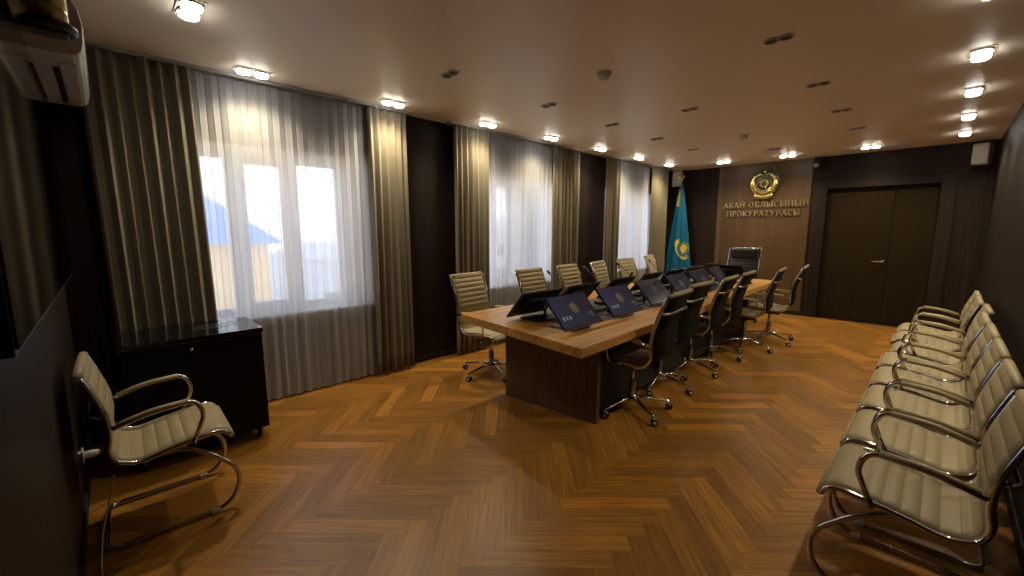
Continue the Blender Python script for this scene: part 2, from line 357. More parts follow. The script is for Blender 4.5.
# windows
def window(idx, a, b, mull, fr=0.07):
    x0, x1 = -0.30, -0.235
    r = MB()                                  # frame
    fwid = 0.07
    r.box((x0, a, WZ0), (x1, a+fwid, WZ1), 0.006); r.box((x0, b-fr, WZ0), (x1, b, WZ1), 0.006)
    r.box((x0, a+fwid, WZ0), (x1, b-fr, WZ0+fwid), 0.006); r.box((x0, a+fwid, WZ1-fwid), (x1, b-fr, WZ1), 0.006)
    for mu in mull: r.box((x0, mu-0.055, WZ0+fwid), (x1, mu+0.055, WZ1-fwid), 0.006)
    o = structure(r.build('window_%d' % idx, M['pvc']))
    edges = [a+fwid]+[v for mu in mull for v in (mu-0.055, mu+0.055)]+[b-fr]
    for k in range(0, len(edges), 2):
        s = MB(); p, q = edges[k], edges[k+1]; z0, z1 = WZ0+fwid, WZ1-fwid; t = 0.035
        if k == 2 or len(edges) == 4:
            s.box((x0+0.01, p, z0), (x1+0.012, p+t, z1), 0.004); s.box((x0+0.01, q-t, z0), (x1+0.012, q, z1), 0.004)
            s.box((x0+0.01, p+t, z0), (x1+0.012, q-t, z0+t), 0.004); s.box((x0+0.01, p+t, z1-t), (x1+0.012, q-t, z1), 0.004)
            sa = s.build('sash', M['pvc'], o)
            MB().box((-0.272, p+t, z0+t), (-0.266, q-t, z1-t)).build('pane', M['glass'], sa)
            hn = MB(); hn.box((x1+0.010, p+0.010, 1.40), (x1+0.02, p+0.026, 1.46), 0.003); hn.box((x1+0.02, p+0.011, 1.33), (x1+0.034, p+0.025, 1.45), 0.004)
            hn.build('window_handle', M['pvc'], sa)
        else:
            MB().box((-0.272, p, z0), (-0.266, q, z1)).build('pane', M['glass'], o)
    sl = MB(); sl.box((-0.236, a, WZ0-0.0), (0.03, b, WZ0+0.022), 0.006); sl.build('window_sill', M['pvc'], o)
    rv = MB(); rv.box((-0.236, a, WZ0+0.022), (0.0, a+0.012, WZ1-0.012)); rv.box((-0.236, b-0.012, WZ0+0.022), (0.0, b, WZ1-0.012)); rv.box((-0.236, a, WZ1-0.012), (0.0, b, WZ1))
    rv.build('window_reveal', M['plaster'], o)
window(1, *WINS[0], (1.04, 1.50), 0.22); window(2, *WINS[1], (3.95, 4.45)); window(3, *WINS[2], (6.85, 7.35))

# ------------------------------------------------------------------ curtains
def curtain(name, y0, y1, x, pitch, amp, seed, mat, z0=0.018, z1=H-0.022, flare=0.0, thick=0.004, lean=0.0):
    r = random.Random(seed); ny = int((y1-y0)/pitch*12); nz = 16; V = []; Fc = []
    nf = int((y1-y0)/pitch)+3; ph = [r.uniform(-0.5, 0.5) for _ in range(nf+2)]; am = [r.uniform(0.7, 1.25) for _ in range(nf+2)]
    for side in (0, 1):
        for j in range(nz+1):
            v = j/nz; z = z0+(z1-z0)*v
            for i in range(ny+1):
                u = i/ny; s = u*(y1-y0)/pitch; k = int(s); fr = s-k
                a = am[k]*(1-fr)+am[k+1]*fr; p = (ph[k]*(1-fr)+ph[k+1]*fr)*(0.5+0.8*(1-v))
                d = amp*a*(0.62+0.38*(1-v))*math.sin(2*PI*s+p*1.6)+0.25*amp*math.sin(2*PI*s*0.37+seed+2.2*(1-v))
                yy = y0+(y1-y0)*u+(u-0.5)*flare*(1-v)+lean*(1-v)+(0.10 if thick == 0 else 0.04)*pitch*math.sin(4*PI*s+p)
                V.append((x+d+(thick if side else 0), yy, z))
    n1 = (nz+1)*(ny+1)
    for side in (0, 1):
        for j in range(nz):
            for i in range(ny):
                q = side*n1+j*(ny+1)+i; f = (q, q+1, q+ny+2, q+ny+1); Fc.append(f if side else f[::-1])
        if thick == 0: break
    if thick:
        for i in range(ny):
            for j in (0, nz): q = j*(ny+1)+i; Fc.append((q, q+1, q+1+n1, q+n1) if j == 0 else (q, q+n1, q+1+n1, q+1))
        for j in range(nz):
            for i in (0, ny): q = j*(ny+1)+i; Fc.append((q, q+n1, q+n1+ny+1, q+ny+1) if i == 0 else (q, q+ny+1, q+n1+ny+1, q+n1))
    else: V = V[:n1]
    mb = MB(); mb.add(V, Fc, True); return mb.build(name, mat)
DR = [(0.19, 0.77, 'first window, left side beside the black cabinet', 0.03), (2.10, 2.50, 'first window, right side before the dark wall panel', 0.0),
      (3.10, 3.62, 'middle window, left side behind the nearest cream chair', 0.0), (4.80, 5.42, 'middle window, right side', 0.0),
      (6.10, 6.53, 'far window, left side', 0.0), (7.64, 8.28, 'far window, right side beside the flag', 0.0)]
for k, (a, b, t, ln) in enumerate(DR):
    o = curtain('curtain', a, b, 0.118, 0.078, 0.032, 11+k, M['drape'], lean=ln)
    tag(o, 'heavy beige floor length curtain at the '+t, 'curtain', 'beige drapes')
for k, (a, b, t) in enumerate([(0.70, 2.16, 'first window, town visible through it'), (3.56, 4.86, 'middle window'), (6.46, 7.70, 'far window nearest the flag')]):
    o = curtain('sheer_curtain', a, b, 0.058, 0.090, 0.0145, 31+k, M['sheer'], thick=0)
    tag(o, 'white translucent sheer curtain across the '+t, 'sheer curtain', 'white sheers')
for k, (a, b, t) in enumerate([(0.10, 2.56, 'first'), (3.05, 5.47, 'middle'), (6.05, 8.40, 'far')]):
    r = MB(); r.box((0.04, a, H-0.024), (0.085, b, H), 0.002); r.box((0.10, a, H-0.024), (0.14, b, H), 0.002)
    tag(r.build('curtain_rail', M['grey_plastic']), 'slim grey ceiling curtain rail over the %s window' % t, 'curtain rail')

# ------------------------------------------------------------------ ceiling fittings
def downlight(lit):
    t = empty('downlight' if lit else 'unlit_downlight')
    a, b, h, sp, r0 = (0.120, 0.060, 0.006, 0.058, 0.052) if lit else (0.090, 0.046, 0.004, 0.0395, 0.0395)
    f = MB()                                   # twin trim plate, long axis local x
    f.box((-a, -b, -h), (a, -b+0.006, 0), 0.001); f.box((-a, b-0.006, -h), (a, b, 0), 0.001)
    for x in (-a, -0.003, a-0.006): f.box((x, -b+0.006, -h), (x+0.006, b-0.006, 0), 0.001)
    f.build('frame', M['ceiling'], t)
    for sx_ in (-1, 1):
        mt = Matrix.Translation((sx_*sp, 0, 0)) @ Matrix.Scale(r0/0.052, 4)
        rg = MB().lathe([(0.052, -0.004), (0.055, -0.010), (0.052, -0.016), (0.047, -0.012), (0.047, -0.002), (0.052, -0.002)], 20, mt)
        rg.build('lamp_ring', M['white_plastic'] if lit else M['steel'], t)
        z = -0.034 if lit else -0.006
        MB().lathe([(0.040, z), (0.046, z+0.005), (0.046, -0.003)], 20, mt).build('lamp_face', M['lamp_on'] if lit else M['lamp_off'], t)
    return t
on = downlight(True); off = downlight(False)
ORD = ['first', 'second', 'third', 'fourth', 'fifth', 'sixth', 'seventh', 'eighth', 'ninth']
def lamp(x, y, z, watt):
    ld = bpy.data.lights.new('downlight_lamp', 'SPOT'); ld.energy = watt; ld.color = LAMP_COL; ld.spot_size = 2.45; ld.spot_blend = 1.0; ld.shadow_soft_size = 0.05
    lo = bpy.data.objects.new('downlight_lamp', ld); COL.objects.link(lo); lo.location = (x, y, z); return lo
used = {1: False, 0: False}
def put_light(x, y, axis, lit, label, group, dim=1.0):
    src = on if lit else off
    o = src if not used[lit] else copy_tree(src); used[lit] = True
    o.location = (x, y, H); o.rotation_euler = (0, 0, PI/2 if axis == 'y' else 0)
    tag(o, label, 'ceiling light', group)
    if lit: lamp(x, y, H-0.045, LAMP_W*dim)
for k in range(7): put_light((0.30, 0.325, 0.35, 0.375, 0.395, 0.40, 0.40)[k], (1.127, 2.262, 3.404, 4.453, 5.537, 6.636, 7.72)[k], 'y', 1, 'lit twin spotlight above the window curtains, %s from the camera' % ORD[k], 'lit spotlights along the window wall')
for k in range(4): put_light(4.07, (4.55, 5.65, 6.78, 7.90)[k], 'y', 1, 'lit twin spotlight above the row of wall chairs, %s from the camera' % ORD[k], 'lit spotlights along the right wall')
put_light(4.07, 3.42, 'y', 1, 'lit twin ceiling spotlight above the nearest wall chairs, at the picture edge', 'lit spotlights along the right wall')
for k, (x, y) in enumerate(((1.208, 8.09), (2.148, 8.17), (3.162, 8.18))): put_light(x, y, 'x', 1, 'lit twin ceiling spotlight before the far wall, '+('left of the gold emblem', 'right of the gold emblem', 'in front of the door')[k], 'lit spotlights before the far wall')
put_light(1.095, 0.66, 'x', 1, 'large lit twin ceiling spotlight nearest the camera, top left', 'lit spotlights by the near wall', 0.2)
for k in range(4): put_light(1.275, (2.22, 3.37, 4.453, 5.52)[k], 'x', 0, 'unlit ceiling spotlight left of the smoke detectors, %s from the camera' % ORD[k], 'unlit spotlights')
for k in range(4): put_light(3.18, (3.336, 4.507, 5.6, 6.665)[k], 'x', 0, 'unlit ceiling spotlight right of the smoke detectors, %s from the camera' % ORD[k], 'unlit spotlights')
put_light(1.30, 6.6, 'x', 0, 'unlit ceiling spotlight left of the smoke detectors, fifth from the camera', 'unlit spotlights')
put_light(2.146, 4.476, 'x', 0, 'unlit twin ceiling spotlight on the middle line between the two smoke detectors', 'unlit spotlights')
put_light(2.146, 7.45, 'x', 0, 'unlit twin ceiling spotlight on the middle line close to the far wall', 'unlit spotlights')
for k, (x, y) in enumerate(((2.098, 3.05), (2.136, 6.11))):
    t = empty('smoke_detector', (x, y, H))
    MB().lathe([(0.055, 0), (0.055, -0.012), (0.048, -0.016)], 24).build('base', M['white_plastic'], t)
    MB().lathe([(0.044, -0.015), (0.046, -0.030), (0.036, -0.044), (0.018, -0.048)], 24).build('sensor_head', M['white_plastic'], t)
    MB().lathe([(0.005, -0.046), (0.005, -0.052), (0.002, -0.053)], 10).build('indicator', M['led_red'], t)
    tag(t, 'small white round smoke detector on the ceiling, '+('the one nearer the camera' if k == 0 else 'the farther one towards the emblem'), 'smoke detector', 'smoke detectors')

# ------------------------------------------------------------------ chairs
def prof_points(ctrl, n):
    """Catmull-Rom through ctrl (x,z), n samples evenly by length"""
    P = [Vector((a, b)) for a, b in ctrl]; P = [P[0]*2-P[1]]+P+[P[-1]*2-P[-2]]; out = []
    for i in range(1, len(P)-2):
        for k in range(24):
            t = k/24; p0, p1, p2, p3 = P[i-1:i+3]
            out.append(0.5*((2*p1)+(p2-p0)*t+(2*p0-5*p1+4*p2-p3)*t*t+(3*p1-p0-3*p2+p3)*t**3))
    out.append(P[-2]); s = [0]
    for a, b in zip(out, out[1:]): s.append(s[-1]+(b-a).length)
    res = []; j = 0
    for k in range(n+1):
        d = s[-1]*k/n
        while j < len(s)-2 and s[j+1] < d: j += 1
        t = (d-s[j])/max(s[j+1]-s[j], 1e-9); res.append(out[j].lerp(out[j+1], t))
    return res, s[-1]
def sling(ctrl, w, pitch, name, mat, parent, smooth_first=0.0, th=0.012, puff=0.007, s0=0.0):
    n = 150; P, ln = prof_points(ctrl, n); V = []; Fc = []; nw = 8; rows = []
    for i, p in enumerate(P):
        a = P[max(i-1, 0)]; b = P[min(i+1, n)]; t = (b-a).normalized(); nr = Vector((t.y, -t.x))     # outward = sitting side
        s = ln*i/n; pf = puff*abs(math.sin(PI*(s-smooth_first)/pitch))**0.6 if s >= smooth_first else puff*0.5
        ring = []
        for k in range(nw+1):
            y = -w/2+w*k/nw; e = 1-abs(2*k/nw-1)**12
            ring.append((p.x+nr.x*(th*0.5+pf*e), y, p.y+nr.y*(th*0.5+pf*e)))
        for k in range(nw, -1, -1):
            y = -w/2+w*k/nw; ring.append((p.x-nr.x*th*0.5, y, p.y-nr.y*th*0.5))
        V += ring; rows.append(len(ring))
    m_ = 2*(nw+1)
    for i in range(n):
        for k in range(m_): Fc.append((i*m_+k, i*m_+(k+1) % m_, (i+1)*m_+(k+1) % m_, (i+1)*m_+k))
    Fc.append(tuple(range(m_))); Fc.append(tuple(n*m_+k for k in range(m_))[::-1])
    mb = MB(); mb.add(V, Fc, True); return mb.build(name, mat, parent)
def offset_prof(ctrl, d):
    P, _ = prof_points(ctrl, 40); out = []
    for i, p in enumerate(P):
        a = P[max(i-1, 0)]; b = P[min(i+1, 40)]; t = (b-a).normalized(); out.append((p.x-t.y*d, p.y+t.x*d))
    return out
def office_chair(body, back, top, wide=0.44, Ht=1.02, pillow=False, name='office_chair'):
    t = empty(name); k = (Ht-0.50)/0.52
    seat = [(0.27, 0.405), (0.245, 0.452), (0.18, 0.475), (0.0, 0.465), (-0.13, 0.452), (-0.195, 0.475)]
    bk = [(-0.195, 0.475), (-0.236, 0.53), (-0.240, 0.60), (-0.240, 0.50+0.20*k), (-0.285, 0.50+0.36*k), (-0.348, 0.50+0.515*k)]
    sling(seat, wide, 0.055, 'seat', body, t, 0.06)
    sling(bk, wide, 0.052, 'backrest', body, t, 0.02)
    # black rear skin
    q = offset_prof(bk, 0.012); mb = MB(); V = []; Fc = []
    for (x, z) in q: V += [(x, -wide/2+0.004, z), (x, wide/2-0.004, z), (x-0.006, wide/2-0.004, z), (x-0.006, -wide/2+0.004, z)]
    n = len(q)
    for i in range(n-1):
        for j in range(4): Fc.append((i*4+j, i*4+(j+1) % 4, i*4+4+(j+1) % 4, i*4+4+j))
    Fc += [(0, 1, 2, 3), tuple((n-1)*4+j for j in (3, 2, 1, 0))]
    mb.add(V, Fc, True).build('back_cover', back, t)
    # rolled top edge
    tp = bk[-1]
    MB().tube([(tp[0]-0.006, -wide/2-0.005, tp[1]+0.004), (tp[0]-0.006, 0, tp[1]+0.004), (tp[0]-0.006, wide/2+0.005, tp[1]+0.004)], 0.017, 12).build('top_roll', top, t)
    full, _ = prof_points(seat[:-1]+bk, 60)
    for s in (-1, 1):
        y = s*(wide/2+0.010)
        MB().tube([(p.x, y, p.y) for p in full], 0.0125, 8, flat=0.8).build('side_rail', M['chrome'], t)
        arm = fillet([(0.10, y+s*0.006, 0.455), (0.145, y+s*0.020, 0.655), (-0.05, y+s*0.024, 0.668), (-0.238, y+s*0.016, 0.635)], [0, 0.07, 0.04, 0])
        a = MB().tube(arm, 0.011, 8).build('armrest', M['chrome'], t)
        pd = fillet([(0.115, y+s*0.020, 0.668), (0.08, y+s*0.021, 0.676), (-0.17, y+s*0.018, 0.662)], 0.03)
        MB().tube(pd, 0.017, 10, flat=0.7).build('arm_pad', body, a)
    # brackets across the back
    for (zx, z) in ((-0.300, 0.50+0.39*k),):
        MB().tube(fillet([(zx+0.01, -wide/2-0.012, z), (zx-0.038, -wide/2+0.03, z-0.005), (zx-0.038, wide/2-0.03, z-0.005), (zx+0.01, wide/2+0.012, z)], 0.03), 0.015, 8, flat=0.8).build('back_bracket', M['chrome'], t)
    MB().tube(fillet([(0.02, -wide/2-0.01, 0.455), (0.02, -wide/2+0.05, 0.435), (0.02, wide/2-0.05, 0.435), (0.02, wide/2+0.01, 0.455)], 0.03), 0.012, 8).build('seat_bracket', M['chrome'], t)
    mc = MB(); mc.box((-0.09, -0.07, 0.395), (0.11, 0.07, 0.435), 0.01); mc.box((-0.12, -0.035, 0.37), (0.05, 0.035, 0.40), 0.008); mc.tube([(0.0, -0.06, 0.40), (0.0, -0.20, 0.392), (0.0, -0.235, 0.39)], [0.005, 0.005, 0.010], 8)
    mc.build('tilt_mechanism', M['black_plastic'], t)
    MB().lathe([(0.014, 0.24), (0.014, 0.39)], 14).build('gas_piston', M['chrome'], t)
    MB().lathe([(0.020, 0.09), (0.026, 0.10), (0.026, 0.25), (0.020, 0.255)], 16).build('gas_column', M['steel'], t)
    st = MB(); st.lathe([(0.034, 0.070), (0.038, 0.08), (0.036, 0.125), (0.028, 0.135)], 18)
    for j in range(5):
        an = 2*PI*j/5+0.35; d = Vector((math.cos(an), math.sin(an), 0))
        st.tube([d*0.02+Vector((0, 0, 0.108)), d*0.12+Vector((0, 0, 0.105)), d*0.305+Vector((0, 0, 0.076)), d*0.32+Vector((0, 0, 0.070))], [0.026, 0.020, 0.014, 0.010], 8, flat=0.6)
    st.build('star_base', M['chrome'], t)
    for j in range(5):
        an = 2*PI*j/5+0.35; c = Vector((math.cos(an)*0.312, math.sin(an)*0.312, 0)); ra = an+PI/2+0.5*math.sin(j*2.3)
        mt = Matrix.Translation((c.x, c.y, 0.0275)) @ Matrix.Rotation(ra, 4, 'Z')
        cs_ = MB(); 
        for s in (-1, 1): cs_.lathe([(0.020, -0.008), (0.0265, -0.006), (0.0265, 0.006), (0.020, 0.008)], 16, mt @ Matrix.Translation((0.008, s*0.014, 0)) @ Matrix.Rotation(PI/2, 4, 'X'))
        co = cs_.build('caster', M['black_plastic'], t)
        hb = MB()
        for s in (-1, 1): hb.lathe([(0.013, -0.0015), (0.010, 0.002)], 12, mt @ Matrix.Translation((0.008, s*0.0235, 0)) @ Matrix.Rotation(-s*PI/2, 4, 'X'))
        hb.tube([(c.x, c.y, 0.028), (c.x, c.y, 0.072)], 0.006, 8)
        hb.box((-0.010, -0.005, 0.012), (0.024, 0.005, 0.030), 0.003, mt)
        hb.build('wheel_hub', M['white_plastic'], co)
    if pillow:
        pl = MB(); pl.box((tp[0]-0.006, -wide/2+0.03, tp[1]-0.165), (tp[0]+0.075, wide/2-0.03, tp[1]-0.005), 0.03, Matrix.Translation((0.02, 0, 0)))
        pl.build('head_cushion', body, t)
    return t
ch0 = office_chair(M['leather'], M['mesh_black'], M['leather'])
first = [True]
def put_chair(x, y, rz, label, group, star=0.0):
    o = ch0 if first[0] else copy_tree(ch0); first[0] = False
    o.location = (x, y, 0); o.rotation_euler = (0, 0, rz); tag(o, label, 'office chair', group)
    for c in o.children:                       # the swivel base stands at its own angle
        if c.name.split('.')[0] in ('star_base', 'caster'): c.rotation_euler = (0, 0, star)
LEFTC = [(0.86, 2.98, 0.10), (0.98, 3.80, 0.05), (0.95, 4.58, 0.10), (0.90, 5.36, 0.18), (0.83, 6.16, -0.04), (0.70, 7.25, 0.16)]
RIGHTC = [(2.33, 3.25, PI+0.07), (2.23, 3.93, PI+0.0), (2.24, 4.60, PI+0.06), (2.22, 5.23, PI+0.05), (2.37, 5.91, PI+0.09), (2.48, 6.54, PI+0.10)]
lt = ['cream ribbed office chair at the near left corner of the table, whole seat visible', 'cream ribbed office chair behind the first screen turned away, against the white sheer', 'cream ribbed office chair third along the window side of the table',
      'cream ribbed office chair turned narrow, fourth along the window side', 'cream ribbed office chair before the far window sheer, fifth along the window side', 'cream ribbed office chair farthest on the window side, beside the flag']
rt = ['black backed office chair with cream top, nearest on the open side of the table', 'black backed office chair second from the camera on the open side of the table', 'black backed office chair third from the camera on the open side of the table',
      'black backed office chair fourth from the camera on the open side, close to the third', 'office chair seen sideways with cream seat showing, fifth on the open side of the table', 'office chair standing out farthest from the camera on the open side of the table']
for q, ((x, y, r), s) in enumerate(zip(LEFTC, lt)): put_chair(x, y, r, s, 'office chairs on the window side', (0.52, 0.1, 0.9, 0.4, 0.7, 0.2)[q])
for q, ((x, y, r), s) in enumerate(zip(RIGHTC, rt)):
    put_chair(x, y, r, s, 'office chairs on the open side', (-0.30, 0.15, -0.1, 0.35, 0.05, -0.35)[q])
hc = office_chair(M['black_leather'], M['mesh_black'], M['chrome'], wide=0.46, Ht=1.18, pillow=True, name='executive_chair')
hc.location = (1.72, 7.58, 0); hc.rotation_euler = (0, 0, -PI/2+0.02)
tag(hc, 'tall black ribbed executive chair at the head of the table under the emblem', 'office chair')

def visitor_chair():
    t = empty('visitor_chair'); wide = 0.46
    # local +x forward
    seat = [(0.285, 0.415), (0.265, 0.445), (0.21, 0.457), (0.06, 0.437), (-0.07, 0.413), (-0.125, 0.424)]
    bk = [(-0.125, 0.424), (-0.160, 0.448), (-0.176, 0.50), (-0.166, 0.57), (-0.172, 0.66), (-0.200, 0.76), (-0.235, 0.855)]
    sling(seat, wide, 0.055, 'seat', M['leather'], t, 0.150)
    sling(bk, wide, 0.066, 'backrest', M['leather'], t, 0.02)
    tp = bk[-1]
    MB().tube([(tp[0]-0.008, -wide/2-0.004, tp[1]+0.002), (tp[0]-0.008, 0, tp[1]+0.002), (tp[0]-0.008, wide/2+0.004, tp[1]+0.002)], 0.020, 12).build('top_roll', M['leather'], t)
    MB().tube([(0.288, -wide/2-0.004, 0.412), (0.288, 0, 0.412), (0.288, wide/2+0.004, 0.412)], 0.014, 12).build('front_roll', M['leather'], t)
    q = offset_prof(bk, 0.010); V = []; Fc = []; n = len(q)
    for (x, z) in q: V += [(x, -wide/2+0.004, z), (x, wide/2-0.004, z), (x-0.005, wide/2-0.004, z), (x-0.005, -wide/2+0.004, z)]
    for i in range(n-1):
        for j in range(4): Fc.append((i*4+j, i*4+(j+1) % 4, i*4+4+(j+1) % 4, i*4+4+j))
    Fc += [(0, 1, 2, 3), tuple((n-1)*4+j for j in (3, 2, 1, 0))]
    MB().add(V, Fc, True).build('back_cover', M['mesh_black'], t)
    full, _ = prof_points(seat[:-1]+bk, 60)
    for s in (-1, 1):
        y = s*(wide/2+0.010)
        MB().tube([(p.x, y, p.y-0.004) for p in full], 0.011, 8).build('side_rail', M['chrome'], t)
        arm = fillet([(0.125, y+s*0.004, 0.430), (0.183, y+s*0.009, 0.570), (0.150, y+s*0.010, 0.652), (-0.02, y+s*0.012, 0.640), (-0.155, y+s*0.002, 0.600)], [0, 0.05, 0.05, 0.06, 0], 8)
        a = MB().tube(arm, 0.0115, 10).build('armrest', M['chrome'], t)
        MB().tube(fillet([(0.122, y+s*0.006, 0.6535), (-0.02, y+s*0.007, 0.644), (-0.140, y+s*0.002, 0.609)], 0.04), 0.0172, 10, flat=0.8).build('arm_pad', M['leather'], a)
    # cantilever sled: one bent tube
    yi = 0.215
    half = [(0.02, 0, 0), (-0.10, 0, 0)]
    pts = [(-0.02, yi-0.045, 0.385), (0.08, yi-0.035, 0.395), (0.17, yi, 0.355), (0.325, yi+0.005, 0.20), (0.27, yi+0.005, 0.016), (-0.23, yi+0.005, 0.013), (-0.23, -yi-0.005, 0.013), (0.27, -yi-0.005, 0.016), (0.325, -yi-0.005, 0.20), (0.17, -yi, 0.355), (0.08, -yi+0.035, 0.395), (-0.02, -yi+0.045, 0.385)]
    MB().tube(fillet(pts, [0, 0.04, 0.07, 0.14, 0.13, 0.06, 0.06, 0.13, 0.14, 0.07, 0.04, 0], 8), 0.0115, 10).build('sled_frame', M['chrome'], t)
    for x, zz in ((0.09, 0.428), (-0.06, 0.402)):
        MB().tube(fillet([(x, -wide/2-0.008, zz), (x, -wide/2+0.05, zz-0.022), (x, wide/2-0.05, zz-0.022), (x, wide/2+0.008, zz)], 0.03), 0.010, 8).build('cross_bar', M['chrome'], t)
    MB().tube(fillet([(-0.19, -wide/2-0.008, 0.66), (-0.228, -wide/2+0.04, 0.655), (-0.228, wide/2-0.04, 0.655), (-0.19, wide/2+0.008, 0.66)], 0.03), 0.011, 8, flat=0.7).build('back_bracket', M['chrome'], t)
    for (x, y) in ((0.19, yi+0.005), (0.19, -yi-0.005)): MB().box((x-0.02, y-0.014, 0.0), (x+0.02, y+0.014, 0.026), 0.006).build('glide', M['white_plastic'], t)
    return t
v0 = visitor_chair()
vs_x = [4.05, 4.05, 4.05, 4.05, 4.042, 4.08, 4.055, 4.062]
vy = [2.49, 3.05, 3.61, 4.16, 4.70, 5.235, 5.77, 6.305]
vl = ['cream ribbed visitor chair nearest the camera in the row along the right wall'] + ['cream ribbed visitor chair, %s from the camera in the row along the right wall' % ORD[k] for k in range(1, 7)] + ['cream ribbed visitor chair farthest from the camera in the row along the right wall']
for k in range(8):
    o = v0 if k == 0 else copy_tree(v0)
    o.location = (vs_x[k], vy[k], 0); o.rotation_euler = (0, 0, PI); tag(o, vl[k], 'visitor chair', 'visitor chairs along the right wall')
o = copy_tree(v0); o.location = (1.235, 0.315, 0); o.rotation_euler = (0, 0, PI/2-0.02)
tag(o, 'single cream ribbed visitor chair by the black cabinet under the television', 'visitor chair')

# ------------------------------------------------------------------ conference table
TZ = 0.75
tb = tag(empty('conference_table', (1.75, 4.8, 0)), 'long light brown wooden conference table with a dark end panel', 'table')
poly = [(1.085, 2.425), (2.50, 2.295), (2.375, 7.20), (1.07, 7.20)]
lp = [(x-1.75, y-4.8) for x, y in poly]
bm = bmesh.new(); vv = [bm.verts.new((x, y, TZ-0.065)) for x, y in lp]; fc = bm.faces.new(vv)
ex = bmesh.ops.extrude_face_region(bm, geom=[fc]); bmesh.ops.translate(bm, vec=(0, 0, 0.065), verts=[g for g in ex['geom'] if isinstance(g, bmesh.types.BMVert)])
bmesh.ops.recalc_face_normals(bm, faces=bm.faces); bmesh.ops.bevel(bm, geom=bm.edges[:], offset=0.003, segments=2, affect='EDGES')
me = bpy.data.meshes.new('tabletop'); bm.to_mesh(me); bm.free(); me.materials.append(M['table_top'])
tt = bpy.data.objects.new('tabletop', me); COL.objects.link(tt); tt.parent = tb
def slab(p0, p1, th, z0, z1, nm, mat):
    a = Vector((p0[0]-1.75, p0[1]-4.8, 0)); b = Vector((p1[0]-1.75, p1[1]-4.8, 0)); d = (b-a).normalized(); nn = Vector((-d.y, d.x, 0))*th
    pl = [(a.x, a.y), (b.x, b.y), (b.x+nn.x, b.y+nn.y), (a.x+nn.x, a.y+nn.y)]
    MB().prism(pl, z0, z1).build(nm, mat, tb)
slab((1.375, 2.70), (2.285, 2.80), 0.05, 0, TZ-0.065, 'end_panel', M['table_base'])
slab((1.34, 6.55), (2.20, 6.55), 0.05, 0, TZ-0.065, 'end_panel', M['table_base'])
slab((1.72, 2.80), (1.72, 6.55), 0.04, 0.10, TZ-0.065, 'modesty_panel', M['black'])
slab((2.22, 2.84), (2.17, 6.55), 0.03, 0.05, TZ-0.065, 'side_panel', M['black'])
slab((1.46, 2.77), (1.42, 6.55), 0.03, 0.05, TZ-0.065, 'side_panel', M['black'])
MB().prism([(1.47-1.75, 2.78-4.8), (2.15-1.75, 2.74-4.8), (2.08-1.75, 6.7-4.8), (1.43-1.75, 6.7-4.8)], TZ, TZ+0.003).build('cable_mat', M['mat'], tb)

# monitors
def monitor(lit=True):
    t = empty('monitor'); w2, h, th = 0.238, 0.288, 0.018; tilt = math.radians(42)
    # local +x = viewing side; bottom edge near (0.04), top leans back
    mt = Matrix.Translation((0.055, 0, 0.030)) @ Matrix.Rotation(-tilt, 4, 'Y')
    b = MB(); b.box((-th, -w2, 0), (0, w2, h), 0.004, mt); b.box((-th-0.022, -w2*0.55, 0.05), (-th, w2*0.55, h*0.75), 0.008, mt)
    b.build('case', M['black_plastic'], t)
    s = MB(); s.box((-0.0005, -w2+0.008, 0.016), (0.0012, w2-0.008, h-0.008), 0, mt)
    so = s.build('screen', M['screen'] if lit else M['tv_glass'], t)
    e = MB()                                  # crest wallpaper: ring, disc and rays
    cy, cz = 0.0, h*0.56
    def disc(r0, r1, n=24):
        V = []; Fc = []
        for k in range(n):
            a = 2*PI*k/n; V += [(0.0016, cy+math.cos(a)*r0, cz+math.sin(a)*r0), (0.0016, cy+math.cos(a)*r1, cz+math.sin(a)*r1)]
        for k in range(n): Fc.append((2*k, 2*k+1, (2*k+3) % (2*n), (2*k+2) % (2*n)))
        e.add(V, Fc, False, mt)
    disc(0.001, 0.020); disc(0.026, 0.040); 
    for k in range(12):
        a = 2*PI*k/12; c, sn = math.cos(a), math.sin(a); r0, r1 = 0.042, 0.056+0.006*(k % 2)
        e.add([(0.0016, cy+c*r0-sn*0.006, cz+sn*r0+c*0.006), (0.0016, cy+c*r0+sn*0.006, cz+sn*r0-c*0.006), (0.0016, cy+c*r1, cz+sn*r1)], [(0, 1, 2)], False, mt)
    e.build('wallpaper_crest', M['screen_gold'], so, recalc=False)
    for k in range(3):
        a = -w2+0.045+0.040*k; MB().box((0.0012, a, 0.075), (0.0017, a+0.020, 0.105), 0, mt).build('screen_icon', M['screen_white'], so)
    tx = MB(); tx.box((0.0012, 0.125, 0.085), (0.0017, 0.185, 0.105), 0, mt); tx.box((0.0012, 0.145, 0.06), (0.0017, 0.185, 0.075), 0, mt); tx.build('screen_caption', M['screen_teal'], so)
    st = MB(); st.box((-0.20, -0.11, 0), (0.03, 0.11, 0.008), 0.003)
    st.tube(fillet([(-0.16, 0, 0.008), (-0.16, 0, 0.10), (-0.09, 0, 0.16)], 0.03), 0.014, 10)
    st.build('stand', M['black_plastic'], t)
    return t
mon = monitor(); firstm = [True]
def put_mon(x, y, rz, label, group, z=TZ+0.004):
    o = mon if firstm[0] else copy_tree(mon); firstm[0] = False
    o.location = (x, y, z); o.rotation_euler = (0, 0, rz); tag(o, label, 'monitor', group); return o
RM = [(2.165, 2.72), (2.155, 3.38), (2.12, 4.08), (2.10, 4.74), (2.08, 5.38), (2.06, 5.98)]
LM = [(1.62, 2.77), (1.60, 3.38), (1.58, 4.10), (1.57, 4.76), (1.56, 5.40), (1.56, 5.98)]
nr = ['nearest the camera', 'second from the camera', 'third from the camera', 'fourth from the camera', 'fifth from the camera', 'farthest from the camera']
